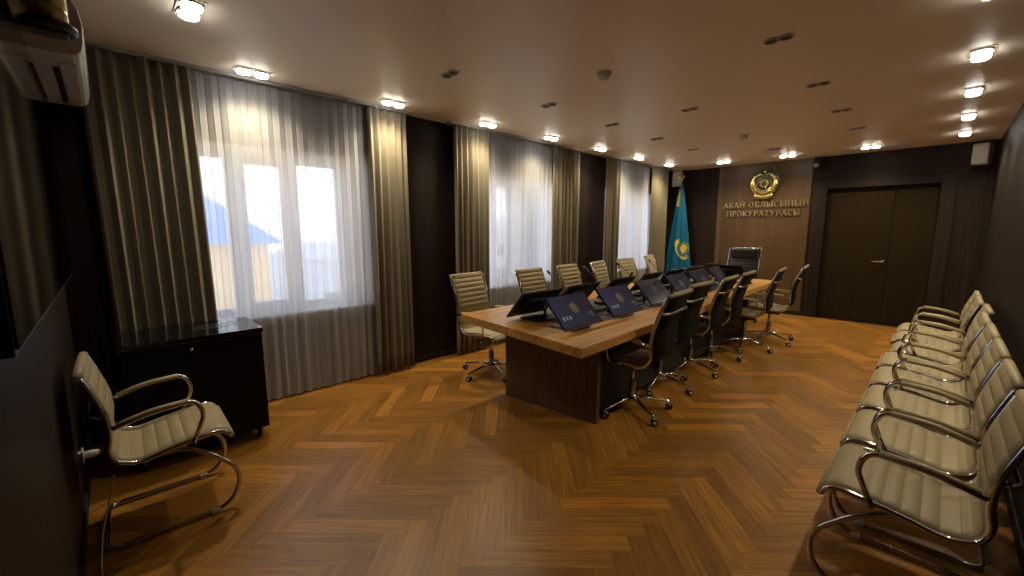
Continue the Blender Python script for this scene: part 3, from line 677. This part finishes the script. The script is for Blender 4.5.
for k, (x, y) in enumerate(RM): put_mon(x, y, 0.0+(0.02, 0.0, 0.02, 0.02, 0, 0.1)[k], 'tilted monitor showing its navy crest screen, '+nr[k], 'monitors with screens showing')
for k, (x, y) in enumerate(LM): put_mon(x, y, PI+(-0.03, 0.0, 0.03, 0.03, 0, 0)[k], 'tilted monitor showing its black back, '+nr[k], 'monitors showing their backs')
RMO = [o_ for o_ in COL.objects if o_.get('group') == 'monitors with screens showing']
for o_ in RMO[2:]:                              # farther screens: the dimming at a steep viewing angle is put into their colour
    for s_ in o_.children:
        if s_.name.startswith('screen'):
            s_.data = s_.data.copy(); s_.data.materials[0] = M['screen_dim']
            for g_ in s_.children:
                if not g_.name.startswith('wallpaper'): bpy.data.objects.remove(g_)
                else: g_.data = g_.data.copy(); g_.data.materials[0] = M['screen_gold_dim']
o = put_mon(1.86, 6.70, PI/2, 'monitor with its black back to the camera before the executive chair', None)

# gooseneck microphones
def mic():
    t = empty('gooseneck_microphone')
    b = MB(); b.box((-0.05, -0.06, 0), (0.05, 0.06, 0.028), 0.008); b.build('base', M['black_plastic'], t)
    MB().box((-0.012, -0.03, 0.028), (0.012, 0.0, 0.031), 0.001).build('button', M['grey_plastic'], t)
    MB().tube(fillet([(0.02, 0, 0.028), (0.02, 0, 0.14), (0.10, 0, 0.26), (0.21, 0, 0.33)], [0, 0.06, 0.09, 0], 8), 0.004, 8).build('gooseneck', M['black_plastic'], t)
    MB().tube([(0.21, 0, 0.33), (0.222, 0, 0.337), (0.25, 0, 0.353), (0.262, 0, 0.360)], [0.006, 0.011, 0.011, 0.005], 10).build('microphone_head', M['black_plastic'], t)
    return t
mc0 = mic(); fm = [True]
for k in range(5):
    for side in (0, 1):
        o = mc0 if fm[0] else copy_tree(mc0); fm[0] = False
        y = (3.075, 3.73, 4.43, 5.08, 5.69)[k] if side == 0 else (3.11, 3.74, 4.41, 5.06, 5.68)[k]
        o.location = (1.70-0.015*k if side == 0 else 1.96-0.012*k, y, TZ+0.004); o.rotation_euler = (0, 0, PI-0.35+0.2*(k % 3) if side == 0 else -1.0+0.15*k)
        tag(o, 'black gooseneck microphone bending towards the %s, %s' % ('window side' if side == 0 else 'open side', nr[k]), 'microphone', 'table microphones')
# small items on the table
t = empty('computer_mouse', (2.07, 3.055, TZ+0.004), 0.5)
sm = MB(); prof = [(0.0, 0.0)]
V = []; Fc = []; nu, nv = 16, 6
for j in range(nv+1):
    a = PI/2*j/nv
    for i in range(nu):
        b = 2*PI*i/nu; V.append((0.052*math.cos(b)*math.cos(a), 0.031*math.sin(b)*math.cos(a), 0.034*math.sin(a)))
for j in range(nv):
    for i in range(nu): Fc.append((j*nu+i, j*nu+(i+1) % nu, (j+1)*nu+(i+1) % nu, (j+1)*nu+i))
Fc.append(tuple(range(nu))[::-1])
MB().add(V, Fc, True).build('shell', M['puck_light'], t)
MB().tube([(0.030, 0, 0.027), (0.040, 0, 0.022)], 0.004, 8).build('scroll_wheel', M['grey_plastic'], t)
tag(t, 'small bright white computer mouse between the two nearest lit screens', 'computer mouse')
for k, (x, y) in enumerate(((1.892, 3.40), (1.885, 4.08), (1.88, 4.76))):
    t = empty('power_strip', (x, y, TZ+0.004), PI/2)
    b = MB(); b.box((-0.12, -0.026, 0), (0.12, 0.026, 0.03), 0.006); b.build('body', M['grey_plastic'], t)
    for j in range(4): MB().lathe([(0.019, 0.0301), (0.019, 0.033), (0.015, 0.033), (0.015, 0.031)], 14, Matrix.Translation((-0.085+0.057*j, 0, 0))).build('socket', M['white_plastic'], t)
    tag(t, 'grey power strip on the dark mat between the monitors, '+nr[k], 'power strip', 'power strips on the table')
rc = random.Random(5)
for k in range(6):
    x, y = 1.892-0.004*k, 2.95+0.68*k; q = rc.uniform(-0.02, 0.02)
    pts = [(x-0.025, y-0.08, TZ+0.009), (x+0.015, y-0.02+q, TZ+0.009), (x-0.03, y+0.08, TZ+0.009), (x+0.015, y+0.15+q, TZ+0.009), (x-0.02, y+0.23, TZ+0.009), (x+0.03, y+0.28, TZ+0.009)]
    tag(MB().tube(fillet(pts, 0.05), 0.0045, 8).build('cable', M['white_plastic'] if k % 2 else M['black_plastic']), 'loose cable lying on the dark mat between the monitors, '+nr[k], 'cable', 'cables on the table')
for k, (x, y, r) in enumerate(((2.07, 3.72, 0.1), (2.05, 4.41, -0.1))):
    mb = MB(); mt = Matrix.Translation((x, y, TZ+0.0035)) @ Matrix.Rotation(r, 4, 'Z'); mb.box((-0.06, -0.045, 0), (0.06, 0.045, 0.006), 0.001, mt)
    tag(mb.build('notepad', M['paper']), 'small pale notepad on the mat beside the %s lit monitor' % ('second' if k == 0 else 'third'), 'notepad', 'notepads on the table')

# ------------------------------------------------------------------ television, air conditioner, wall camera on the near wall
t = empty('television', (2.02, 0.0, 1.69)); xe = 0.92
MB().box((-xe, 0.035, -0.41), (xe, 0.086, 0.41), 0.004).build('case', M['black_plastic'], t)
MB().box((-xe+0.006, 0.086, -0.397), (xe-0.006, 0.090, 0.404)).build('screen', M['tv_glass'], t)
MB().box((-0.30, 0.0, -0.2), (0.30, 0.035, 0.2), 0.004).build('wall_mount', M['black'], t)
tag(t, 'large black wall television at the left edge reflecting the curtains', 'television')
# air conditioner
t = empty('air_conditioner', (0.74, 0.0, 2.25))
prf = [(0.0, 0.0), (0.19, 0.0), (0.212, 0.008), (0.226, 0.030), (0.234, 0.07), (0.236, 0.14), (0.228, 0.20), (0.205, 0.245), (0.17, 0.265), (0.0, 0.27)]     # (y, z)
V = []; Fc = []; n = len(prf)
for x in (-0.54, -0.53, 0.53, 0.54):
    for (y, z) in prf: s_ = 0.985 if abs(x) == 0.54 else 1; V.append((x, y*s_, 0.135+(z-0.135)*s_))
for i in range(3):
    for j in range(n): Fc.append((i*n+j, i*n+(j+1) % n, (i+1)*n+(j+1) % n, (i+1)*n+j))
Fc += [tuple(range(n)), tuple(3*n+j for j in range(n))[::-1]]
MB().add(V, Fc).build('housing', M['white_plastic'], t)
MB().box((-0.48, 0.118, -0.003), (0.30, 0.140, 0.006), 0.002).build('air_outlet', M['black'], t)
mt = Matrix.Translation((0, 0.172, 0.001)) @ Matrix.Rotation(0.03, 4, 'X')
MB().box((-0.40, -0.028, -0.006), (0.40, 0.028, 0.0), 0.002, mt).build('flap', M['white_plastic'], t)
MB().box((-0.52, 0.232, 0.075), (0.52, 0.2375, 0.135), 0.001).build('front_panel', M['white_plastic'], t)
tag(t, 'white wall air conditioner high in the left corner beyond the television', 'air conditioner')
# pan tilt camera above the television
t = empty('video_camera', (1.80, 0.143, 2.17))
MB().lathe([(0.066, 0.0), (0.076, 0.006), (0.076, 0.022), (0.066, 0.030)], 32).build('base', M['black_plastic'], t)
MB().lathe([(0.052, 0.030), (0.056, 0.036), (0.056, 0.072), (0.055, 0.074), (0.056, 0.076), (0.056, 0.16), (0.050, 0.168)], 32).build('body', M['brass'], t)  # shaded warm reflections on the silver body are put into the brass colour
hd = MB(); hd.lathe([(0.034, -0.062), (0.046, -0.055), (0.046, 0.055), (0.034, 0.062)], 24, Matrix.Translation((0, 0, 0.215)) @ Matrix.Rotation(PI/2, 4, 'X')); ho = hd.build('camera_head', M['brass'], t)
MB().lathe([(0.030, 0.060), (0.030, 0.075), (0.022, 0.078)], 20, Matrix.Translation((0, 0, 0.215)) @ Matrix.Rotation(-PI/2, 4, 'X')).build('lens', M['tv_glass'], ho)
br = MB(); br.box((-0.035, -0.15, -0.008), (0.035, 0.05, 0.0), 0.002); br.box((-0.035, -0.15, -0.008), (0.035, -0.142, 0.09), 0.002); br.build('wall_bracket', M['steel'], t)
tag(t, 'round video camera with brass tinted silver body and black base above the television', 'camera')
# wall socket and white cable near the visitor chair
t = empty('wall_plug', (0.90, 0.0, 0.289)); MB().box((-0.035, 0.012, -0.035), (0.035, 0.02, 0.035), 0.004).build('cover_plate', M['white_plastic'], t)
MB().box((-0.022, 0.0, -0.022), (0.022, 0.014, 0.022)).build('wall_box', M['white_plastic'], t)
MB().tube([(0, 0.018, 0), (0, 0.05, 0), (0, 0.078, 0)], [0.020, 0.021, 0.014], 12).build('plug', M['white_plastic'], t)
tag(t, 'white plug in a wall socket behind the single visitor chair', 'wall socket')
pts = [(1.12, 0.13, 0.235), (1.14, 0.105, 0.12), (1.30, 0.07, 0.05), (1.55, 0.06, 0.006), (1.70, 0.07, 0.006), (2.0, 0.06, 0.006)]
tag(MB().tube(fillet(pts, 0.10), 0.0035, 8).build('power_cable', M['white_plastic']), 'thin white cable hanging by the single chair down to the floor', 'cable')

# ------------------------------------------------------------------ black rack cabinet
t = empty('cabinet', (0.46, 0.575, 0))
MB().box((-0.255, -0.375, 0.075), (0.255, 0.375, 0.775), 0.006).build('body', M['cabinet_black'], t)
MB().box((-0.262, -0.382, 0.775), (0.262, 0.382, 0.81), 0.005).build('top', M['cabinet_top'], t)
fd = MB().box((0.255, -0.365, 0.085), (0.266, 0.365, 0.765), 0.003).build('door', M['cabinet_black'], t)
MB().lathe([(0.011, 0), (0.011, 0.006), (0.007, 0.008)], 16, Matrix.Translation((0.266, -0.03, 0.735)) @ Matrix.Rotation(PI/2, 4, 'Y')).build('lock', M['chrome'], fd)
vt = MB()
for k in range(3): vt.box((-0.10+0.06*k, 0.02, 0.810), (-0.085+0.06*k, 0.30, 0.8115), 0.0005)
vt.build('vent_slot', M['steel'], t)
for (x, y) in ((-0.2, -0.33), (-0.2, -0.28), (0.2, -0.33), (0.2, -0.26)): MB().lathe([(0.006, 0.81), (0.006, 0.8125), (0.003, 0.8135)], 10, Matrix.Translation((x, y, 0))).build('screw', M['chrome'], t)
for (x, y) in ((-0.2, -0.32), (-0.2, 0.32), (0.2, -0.32), (0.2, 0.32)):
    c = MB(); c.lathe([(0.025, -0.010), (0.030, -0.008), (0.030, 0.008), (0.025, 0.010)], 16, Matrix.Translation((x, y, 0.03)) @ Matrix.Rotation(PI/2, 4, 'X')); c.tube([(x, y+0.012, 0.03), (x, y+0.012, 0.074)], 0.007, 8); c.box((x-0.025, y-0.02, 0.066), (x+0.025, y+0.02, 0.076), 0.002)
    c.build('caster', M['black_plastic'], t)
    MB().lathe([(0.012, 0), (0.010, 0.002)], 12, Matrix.Translation((x, y+0.010, 0.03)) @ Matrix.Rotation(-PI/2, 4, 'X')).build('caster_hub', M['white_plastic'], t)
tag(t, 'glossy black equipment cabinet on casters in the left corner by the window', 'cabinet')

# ------------------------------------------------------------------ far wall: emblem, lettering, speakers, camera
def to_wall(cx, cz): return Matrix.Translation((cx, L-0.02, cz)) @ Matrix.Rotation(PI/2, 4, 'X')      # local xy -> wall plane, local z towards room
em = empty('state_emblem', (1.69, L-0.02, 2.30)); WM = Matrix.Rotation(PI/2, 4, 'X')
MB().lathe([(0.238, 0.0), (0.243, 0.006), (0.243, 0.022), (0.233, 0.030)], 40, WM).build('backplate', M['teal_enamel'], em)
g = MB()
def ring(cx, cy, r, tr, z, n=28, mb=None): (mb or g).tube([(cx+r*math.cos(2*PI*k/n), cy+r*math.sin(2*PI*k/n), z) for k in range(n)], tr, 8, closed=True, mat=WM)
ring(0, 0.0, 0.062, 0.010, 0.042); ring(0, 0.0, 0.040, 0.004, 0.044)
for a in (-0.03, 0, 0.03):
    g.tube([(-0.055, a*0.9, 0.046), (0, a*1.1, 0.050), (0.055, a*0.9, 0.046)], 0.004, 6, mat=WM); g.tube([(a*0.9, -0.055, 0.046), (a*1.1, 0, 0.050), (a*0.9, 0.055, 0.046)], 0.004, 6, mat=WM)
g.build('roof_ring', M['gold'], em)
g = MB()
for k in range(28):
    a = 2*PI*k/28
    if -0.2 < math.sin(a) or k % 2 == 0: g.tube([(math.cos(a)*0.075, math.sin(a)*0.075, 0.034), (math.cos(a)*(0.13+0.04*math.sin(a)), math.sin(a)*(0.13+0.04*math.sin(a)), 0.034)], [0.005, 0.002], 6, mat=WM)
g.build('rays', M['gold'], em)
for s in (-1, 1):
    g = MB()                                  # winged horse following the rim
    body = []
    for k in range(13):
        a = PI/2-s*(0.38+2.15*k/12); rr_ = 0.185
        body.append((rr_*math.cos(a), rr_*math.sin(a)-0.01, 0.040))
    g.tube(body, [0.014, 0.026, 0.034, 0.036, 0.036, 0.042, 0.050, 0.054, 0.054, 0.050, 0.044, 0.036, 0.026], 8, mat=WM)
    hx, hy = body[0][0], body[0][1]
    g.tube([(hx, hy, 0.046), (hx-s*0.030, hy-0.012, 0.050), (hx-s*0.045, hy-0.032, 0.048)], [0.016, 0.014, 0.008], 8, mat=WM)          # head
    g.tube([(hx+s*0.01, hy+0.01, 0.046), (hx+s*0.005, hy+0.03, 0.05)], [0.008, 0.002], 6, mat=WM)                                       # horn
    for q in range(7):                        # wing feathers
        a0 = PI/2-s*(1.05+0.10*q); a1 = PI/2-s*(0.95+0.22*q)
        g.tube([(0.16*math.cos(a0), 0.16*math.sin(a0), 0.056), (0.20*math.cos(a1), 0.20*math.sin(a1)+0.01, 0.060), (0.248*math.cos(a1), 0.248*math.sin(a1), 0.045)], [0.014, 0.018, 0.005], 6, mat=WM)
    for q in (0.6, 0.8, 1.0):                 # legs towards the centre
        a = PI/2-s*(0.9+1.0*q); g.tube([(0.17*math.cos(a), 0.17*math.sin(a), 0.045), (0.125*math.cos(a-s*0.15), 0.125*math.sin(a-s*0.15), 0.050), (0.10*math.cos(a+s*0.1), 0.10*math.sin(a+s*0.1), 0.044)], [0.014, 0.008, 0.005], 6, mat=WM)
    g.build('winged_horse', M['gold'], em)
g = MB()
for rr_ in (0.150, 0.118):                   # lower leaf scrolls between the horses and the ring
    g.tube([(rr_*math.cos(a), rr_*math.sin(a)-0.02, 0.038) for a in [PI*(1.12+0.76*k/14) for k in range(15)]], [0.006]+[0.018+0.005*(k % 2) for k in range(13)]+[0.006], 8, mat=WM)
g.build('leaf_scroll', M['gold'], em)
g = MB(); g.tube([(-0.15+0.3*k/10, -0.205-0.035*math.sin(PI*k/10)+0.0, 0.045) for k in range(11)], 0.040, 8, flat=0.6, mat=WM); g.build('ribbon', M['gold'], em)
g = MB(); st5 = [((0.030 if k % 2 == 0 else 0.012)*math.sin(PI*k/5), (0.030 if k % 2 == 0 else 0.012)*math.cos(PI*k/5)+0.20) for k in range(10)]
g.prism(st5, 0.030, 0.045, WM); g.build('star', M['gold'], em)
tag(em, 'round gold and teal state emblem on the brown far wall panel', 'emblem')

# serif letters from strokes: unit cell 0..w, 0..1 ; (x0,y0,x1,y1,thickness)
T, t_ = 0.17, 0.08
def ser(x, y, wd=0.26): return (x-wd/2, y, x+wd/2, y, t_)
GL = {
 'А': (0.86, [(0.10, 0, 0.42, 1, t_), (0.46, 1, 0.76, 0, T), (0.2, 0.33, 0.66, 0.33, t_), ser(0.10, 0.03), ser(0.76, 0.03)]),
 'Б': (0.74, [(0.17, 0, 0.17, 1, T), (0.17, 0.97, 0.64, 0.97, t_), (0.64, 0.97, 0.64, 0.8, t_), (0.17, 0.53, 0.5, 0.53, t_), (0.5, 0.53, 0.64, 0.40, T*.8), (0.64, 0.42, 0.64, 0.14, T), (0.64, 0.14, 0.5, 0.03, T*.8), (0.17, 0.03, 0.5, 0.03, t_), ser(0.17, 0.03), ser(0.17, 0.97)]),
 'Й': (0.90, [(0.17, 0, 0.17, 1, T), (0.73, 0, 0.73, 1, T), (0.2, 0.15, 0.7, 0.85, t_), (0.32, 1.22, 0.45, 1.12, t_), (0.45, 1.12, 0.58, 1.22, t_), ser(0.17, 0.03), ser(0.17, 0.97), ser(0.73, 0.03), ser(0.73, 0.97)]),
 'Н': (0.90, [(0.17, 0, 0.17, 1, T), (0.73, 0, 0.73, 1, T), (0.17, 0.5, 0.73, 0.5, t_), ser(0.17, 0.03), ser(0.17, 0.97), ser(0.73, 0.03), ser(0.73, 0.97)]),
 'Ң': (0.95, [(0.17, 0, 0.17, 1, T), (0.73, 0, 0.73, 1, T), (0.17, 0.5, 0.73, 0.5, t_), ser(0.17, 0.03), ser(0.17, 0.97), ser(0.76, 0.03, 0.3), ser(0.73, 0.97), (0.88, 0.05, 0.88, -0.2, t_)]),
 'О': (0.86, 'O'), 'С': (0.80, 'C'),
 'Л': (0.88, [(0.36, 0.97, 0.30, 0.3, t_), (0.30, 0.3, 0.12, 0.03, T*.7), (0.30, 0.97, 0.72, 0.97, t_), (0.72, 0, 0.72, 1, T), ser(0.72, 0.03), ser(0.72, 0.97)]),
 'Ы': (1.05, [(0.17, 0, 0.17, 1, T), (0.17, 0.53, 0.42, 0.53, t_), (0.42, 0.53, 0.55, 0.40, T*.8), (0.56, 0.40, 0.56, 0.15, T), (0.55, 0.15, 0.42, 0.03, T*.8), (0.17, 0.03, 0.42, 0.03, t_), (0.88, 0, 0.88, 1, T), ser(0.17, 0.97), ser(0.88, 0.03), ser(0.88, 0.97)]),
 'П': (0.90, [(0.17, 0, 0.17, 1, T), (0.73, 0, 0.73, 1, T), (0.05, 0.97, 0.85, 0.97, t_), ser(0.17, 0.03), ser(0.73, 0.03)]),
 'Р': (0.76, [(0.17, 0, 0.17, 1, T), (0.17, 0.97, 0.48, 0.97, t_), (0.48, 0.97, 0.62, 0.85, T*.8), (0.63, 0.86, 0.63, 0.62, T), (0.62, 0.62, 0.48, 0.48, T*.8), (0.17, 0.46, 0.48, 0.46, t_), ser(0.17, 0.03), ser(0.17, 0.97)]),
 'К': (0.86, [(0.17, 0, 0.17, 1, T), (0.22, 0.5, 0.68, 0.97, t_), (0.36, 0.6, 0.72, 0.03, T), ser(0.17, 0.03), ser(0.17, 0.97), ser(0.72, 0.03), ser(0.68, 0.97)]),
 'У': (0.82, [(0.12, 0.97, 0.45, 0.38, T), (0.70, 0.97, 0.36, 0.12, t_), (0.36, 0.12, 0.18, 0.06, T*.7), ser(0.12, 0.97), ser(0.70, 0.97)]),
 'Т': (0.80, [(0.40, 0, 0.40, 1, T), (0.06, 0.97, 0.74, 0.97, t_), (0.08, 0.97, 0.08, 0.78, t_), (0.72, 0.97, 0.72, 0.78, t_), ser(0.40, 0.03)]),
}
def letter(chr_, x, z, h, sx_=1.0):
    wd, st = GL[chr_]; mb = MB(); mt = Matrix.Translation((x, L-0.02, z)) @ Matrix.Rotation(PI/2, 4, 'X') @ Matrix.Scale(h*sx_, 4, (1, 0, 0)) @ Matrix.Scale(h, 4, (0, 1, 0))
    if isinstance(st, str):
        a0, a1 = (0, 2*PI) if st == 'O' else (0.75, 2*PI-0.75); n = 24; V = []; Fc = []
        for k in range(n+1):
            a = a0+(a1-a0)*k/n; c, s = math.cos(a), math.sin(a)
            for z_ in (0.004, 0.030): V += [(0.42+0.37*c, 0.5+0.52*s, z_), (0.42+0.21*c, 0.5+0.44*s, z_)]
        for k in range(n):
            i, j = 4*k, 4*k+4; Fc += [(i, i+1, j+1, j), (i+2, j+2, j+3, i+3), (i, j, j+2, i+2), (i+1, i+3, j+3, j+1)]
        if st == 'C': Fc += [(0, 2, 3, 1), (4*n, 4*n+1, 4*n+3, 4*n+2)]
        mb.add(V, Fc, False, mt)
        if st == 'C': mb.box((0.66, 0.62, 0.004), (0.74, 0.95, 0.030), 0, mt)
    else:
        for q, (x0, y0, x1, y1, th) in enumerate(st):
            d = Vector((x1-x0, y1-y0)); ln = d.length; d /= ln; nn = Vector((-d.y, d.x))*th/2; e = 0.0004*q
            P = [(x0+nn.x, y0+nn.y), (x1+nn.x, y1+nn.y), (x1-nn.x, y1-nn.y), (x0-nn.x, y0-nn.y)]
            mb.prism(P, 0.004, 0.030-e, mt)
    for xx in (0.3,): mb.box((xx, 0.3, 0.0), (xx+0.06, 0.5, 0.006), 0, mt)      # stand-off pin
    o = mb.build('wall_letter', M['letter']); return wd
def line(txt, x0, x1, z, h, nm):
    tot = sum(GL[c][0]+0.10 if c != ' ' else 0.5 for c in txt); sx_ = (x1-x0)/(tot*h); x = x0; last = None; n = 0; words = {}
    cnt = {}
    for i, c in enumerate(txt):
        if c == ' ': x += 0.5*h*sx_; continue
        letter(c, x, z, h, sx_); o = COL.objects[-1]; cnt[c] = cnt.get(c, 0)+1
        prev = txt[i-1] if i and txt[i-1] != ' ' else None; nxt = txt[i+1] if i+1 < len(txt) and txt[i+1] != ' ' else None
        side = ('after '+prev if prev else 'first of its word')+(' and before '+nxt if nxt else ', last of its word')
        tag(o, 'gold wall letter %s, %s, %s line%s' % (c, side, nm, '' if cnt[c] == 1 else ', %s such' % ORD[cnt[c]-1]), 'letter', 'gold letters on the far wall')
        x += (GL[c][0]+0.10)*h*sx_
line('АБАЙ ОБЛЫСЫНЫҢ', 1.02, 2.40, 1.885, 0.098, 'upper')
line('ПРОКУРАТУРАСЫ', 1.09, 2.28, 1.730, 0.094, 'lower')

def speaker(x, y, z, rz, label, sx_=0.16, sz=0.27):
    t = empty('wall_speaker', (x, y, z), rz)      # local -y = front
    b = MB(); b.box((-sx_/2, -0.09, -sz/2), (sx_/2, 0.07, sz/2), 0.018); b.build('cabinet', M['white_plastic'], t)
    MB().box((-sx_/2+0.012, -0.096, -sz/2+0.014), (sx_/2-0.012, -0.089, sz/2-0.014), 0.003).build('grille', M['white_plastic'], t)
    br = MB(); br.box((-0.012, 0.068, -0.03), (0.012, 0.12, 0.0), 0.002); br.build('bracket', M['black_plastic'], t)
    tag(t, label, 'speaker')
speaker(0.13, L-0.125, 2.50, 0.35, 'white speaker high in the far left corner behind the flag pole', 0.18, 0.30)
speaker(4.265, L-0.135, 2.475, -0.30, 'white speaker high in the far right corner by the ceiling')
t = empty('security_camera', (2.47, L-0.03, 2.555))
MB().box((-0.05, -0.012, -0.02), (0.05, 0.03, 0.10), 0.006).build('wall_mount', M['black_plastic'], t)
mt = Matrix.Translation((-0.02, -0.07, 0.0)) @ Matrix.Rotation(0.5, 4, 'X')
MB().box((-0.055, -0.06, -0.045), (0.055, 0.055, 0.055), 0.016, mt).build('body', M['black_plastic'], t)
MB().lathe([(0.036, 0.055), (0.036, 0.072), (0.026, 0.076)], 20, mt @ Matrix.Translation((0, 0, -0.005)) @ Matrix.Rotation(PI/2, 4, 'X')).build('lens', M['steel'], t)
tag(t, 'small black security camera under the ceiling above the left of the door', 'camera')

# ------------------------------------------------------------------ flag
fl = empty('flag', (0.315, 8.45, 0))
MB().lathe([(0.17, 0.0), (0.175, 0.01), (0.16, 0.03), (0.06, 0.05), (0.03, 0.09), (0.022, 0.12)], 28).build('base', M['gold'], fl)
MB().lathe([(0.0135, 0.10), (0.0135, 2.42)], 14).build('pole', M['brass'], fl)
fn = MB(); fn.lathe([(0.014, 2.40), (0.030, 2.415), (0.030, 2.425), (0.014, 2.44), (0.010, 2.46)], 16)
fn.tube([(0.046*math.cos(2*PI*k/20), 0, 2.51+0.052*math.sin(2*PI*k/20)) for k in range(20)], 0.010, 8, closed=True); fn.tube([(0, 0, 2.45), (0, 0, 2.52), (0, 0, 2.60)], [0.006, 0.014, 0.002], 8)
fn.build('finial', M['gold'], fl)
FT, FB = 2.36, 0.48
def cloth(u, v, off=0.0):
    """u: 0..1 around, v: 0 top..1 bottom"""
    z = FT-(FT-FB)*v
    rad = 0.022+0.245*min(1, v*1.02)**0.82
    a = -PI*0.95+u*PI*0.95+0.35          # faces -y and +x side (towards the room)
    fold = 1+0.13*min(1, v*2)*math.sin(u*PI*7.5+1.2*v)
    rr_ = rad*fold+off
    z += 0.03*math.sin(u*9)*v
    return Vector((rr_*math.cos(a)*1.0+0.015, rr_*math.sin(a)*0.55, z))
V = []; Fc = []; nu, nv = 72, 40
for sd in (0, 1):
    for j in range(nv+1):
        for i in range(nu+1): V.append(cloth(i/nu, j/nv, -0.003*sd))
n1 = (nu+1)*(nv+1)
for sd in (0, 1):
    for j in range(nv):
        for i in range(nu): q = sd*n1+j*(nu+1)+i; Fc.append((q, q+1, q+nu+2, q+nu+1) if sd else (q, q+nu+1, q+nu+2, q+1))
cl_ = MB().add(V, Fc, True).build('flag_cloth', M['flag'], fl)
def decal(polys, name):
    mb = MB()
    for P in polys:
        # P: list of (u,v); fan from centroid, fine enough
        cx = sum(p[0] for p in P)/len(P); cy = sum(p[1] for p in P)/len(P); rings = 4; n = len(P); V = [cloth(cx, cy, 0.0025)]; Fc = []
        for r_ in range(1, rings+1):
            for p in P: V.append(cloth(cx+(p[0]-cx)*r_/rings, cy+(p[1]-cy)*r_/rings, 0.0025))
        for k in range(n): Fc.append((0, 1+k, 1+(k+1) % n))
        for r_ in range(rings-1):
            for k in range(n): Fc.append((1+r_*n+k, 1+r_*n+(k+1) % n, 1+(r_+1)*n+(k+1) % n, 1+(r_+1)*n+k))
        mb.add(V, Fc, True)
    o = mb.build(name, M['flag_gold'], cl_); return o
SU, SV = 0.63, 0.655
ku, kv = 1/0.62, 1/(FT-FB)           # metres -> uv
def arc(r0, r1, a0, a1, n=10):
    P = [(SU+ku*r0*math.cos(a0+(a1-a0)*k/n), SV+kv*r0*math.sin(a0+(a1-a0)*k/n)) for k in range(n+1)]
    Q = [(SU+ku*r1*math.cos(a0+(a1-a0)*k/n), SV+kv*r1*math.sin(a0+(a1-a0)*k/n)) for k in range(n+1)]
    return [[P[k], P[k+1], Q[k+1], Q[k]] for k in range(n)]
decal([[(SU+ku*0.088*math.cos(2*PI*k/28), SV+kv*0.088*math.sin(2*PI*k/28)) for k in range(28)]], 'flag_sun')
rays = []
for k in range(32):
    a = 2*PI*k/32; rays += [[(SU+ku*r_*math.cos(a+da), SV+kv*r_*math.sin(a+da)) for r_, da in ((0.102, 0), (0.115, 0.05), (0.132, 0), (0.115, -0.05))]]
decal(rays, 'flag_sun_ray')
eag = arc(0.158, 0.180, PI*0.35, PI*1.32, 22)+arc(0.180, 0.205, PI*0.42, PI*0.62, 6)+arc(0.180, 0.205, PI*1.05, PI*1.28, 6)+arc(0.205, 0.225, PI*1.15, PI*1.32, 4)+arc(0.205, 0.225, PI*0.36, PI*0.52, 4)
decal(eag, 'flag_eagle')
orn = []
for k in range(9):
    v0_ = 0.05+0.020*k; orn.append([(0.03, v0_), (0.30, v0_+0.004), (0.36, v0_+0.010), (0.30, v0_+0.016), (0.03, v0_+0.012)])
decal(orn, 'flag_ornament')
tag(fl, 'teal national flag with yellow sun and eagle hanging on its pole by the far window', 'flag')

# ------------------------------------------------------------------ outside the windows
structure(MB().box((-120, -60, -6.3), (-TH-0.3, 120, -6.0)).build('ground', M['snow']))
def house(x, y, w_, d_, z0, h, wall, roof, label, rh=1.2, win=True):
    t = empty('building', (x, y, z0))
    MB().box((-d_/2, -w_/2, 0), (d_/2, w_/2, h), 0).build('walls', wall, t)
    V = [(-d_/2-.3, -w_/2-.3, h), (d_/2+.3, -w_/2-.3, h), (d_/2+.3, w_/2+.3, h), (-d_/2-.3, w_/2+.3, h), (0, -w_/2+1.0, h+rh), (0, w_/2-1.0, h+rh)]
    MB().add(V, [(0, 1, 2, 3), (0, 4, 1), (1, 4, 5, 2), (2, 5, 3), (3, 5, 4, 0)]).build('roof', roof, t)
    if win:
        nfl = max(1, int(h/3)); nw = int(w_/3)
        for f in range(nfl):
            for k in range(nw):
                yy = -w_/2+w_*(k+0.5)/nw; zz = 1.0+3*f; MB().box((d_/2-0.05, yy-0.6, zz), (d_/2+0.03, yy+0.6, zz+1.5), 0).build('window', M['dark_glass'], t)
    tag(t, label, 'building')
house(-11.0, -0.4, 7.2, 6.0, -6, 7.15, M['yellow_wall'], M['blue_roof'], 'yellow building with a blue roof seen through the first sheer', 1.5, win=False)
house(-34, 18, 14, 9, -6, 5.2, M['grey_wall'], M['snow'], 'pale low building in the distance behind the first sheer')
house(-42, 38, 22, 10, -6, 8.0, M['grey_wall'], M['snow'], 'long grey distant building on the skyline outside')
house(-26, 44, 12, 9, -6, 5.0, M['yellow_wall'], M['snow'], 'low yellowish distant house outside the windows')
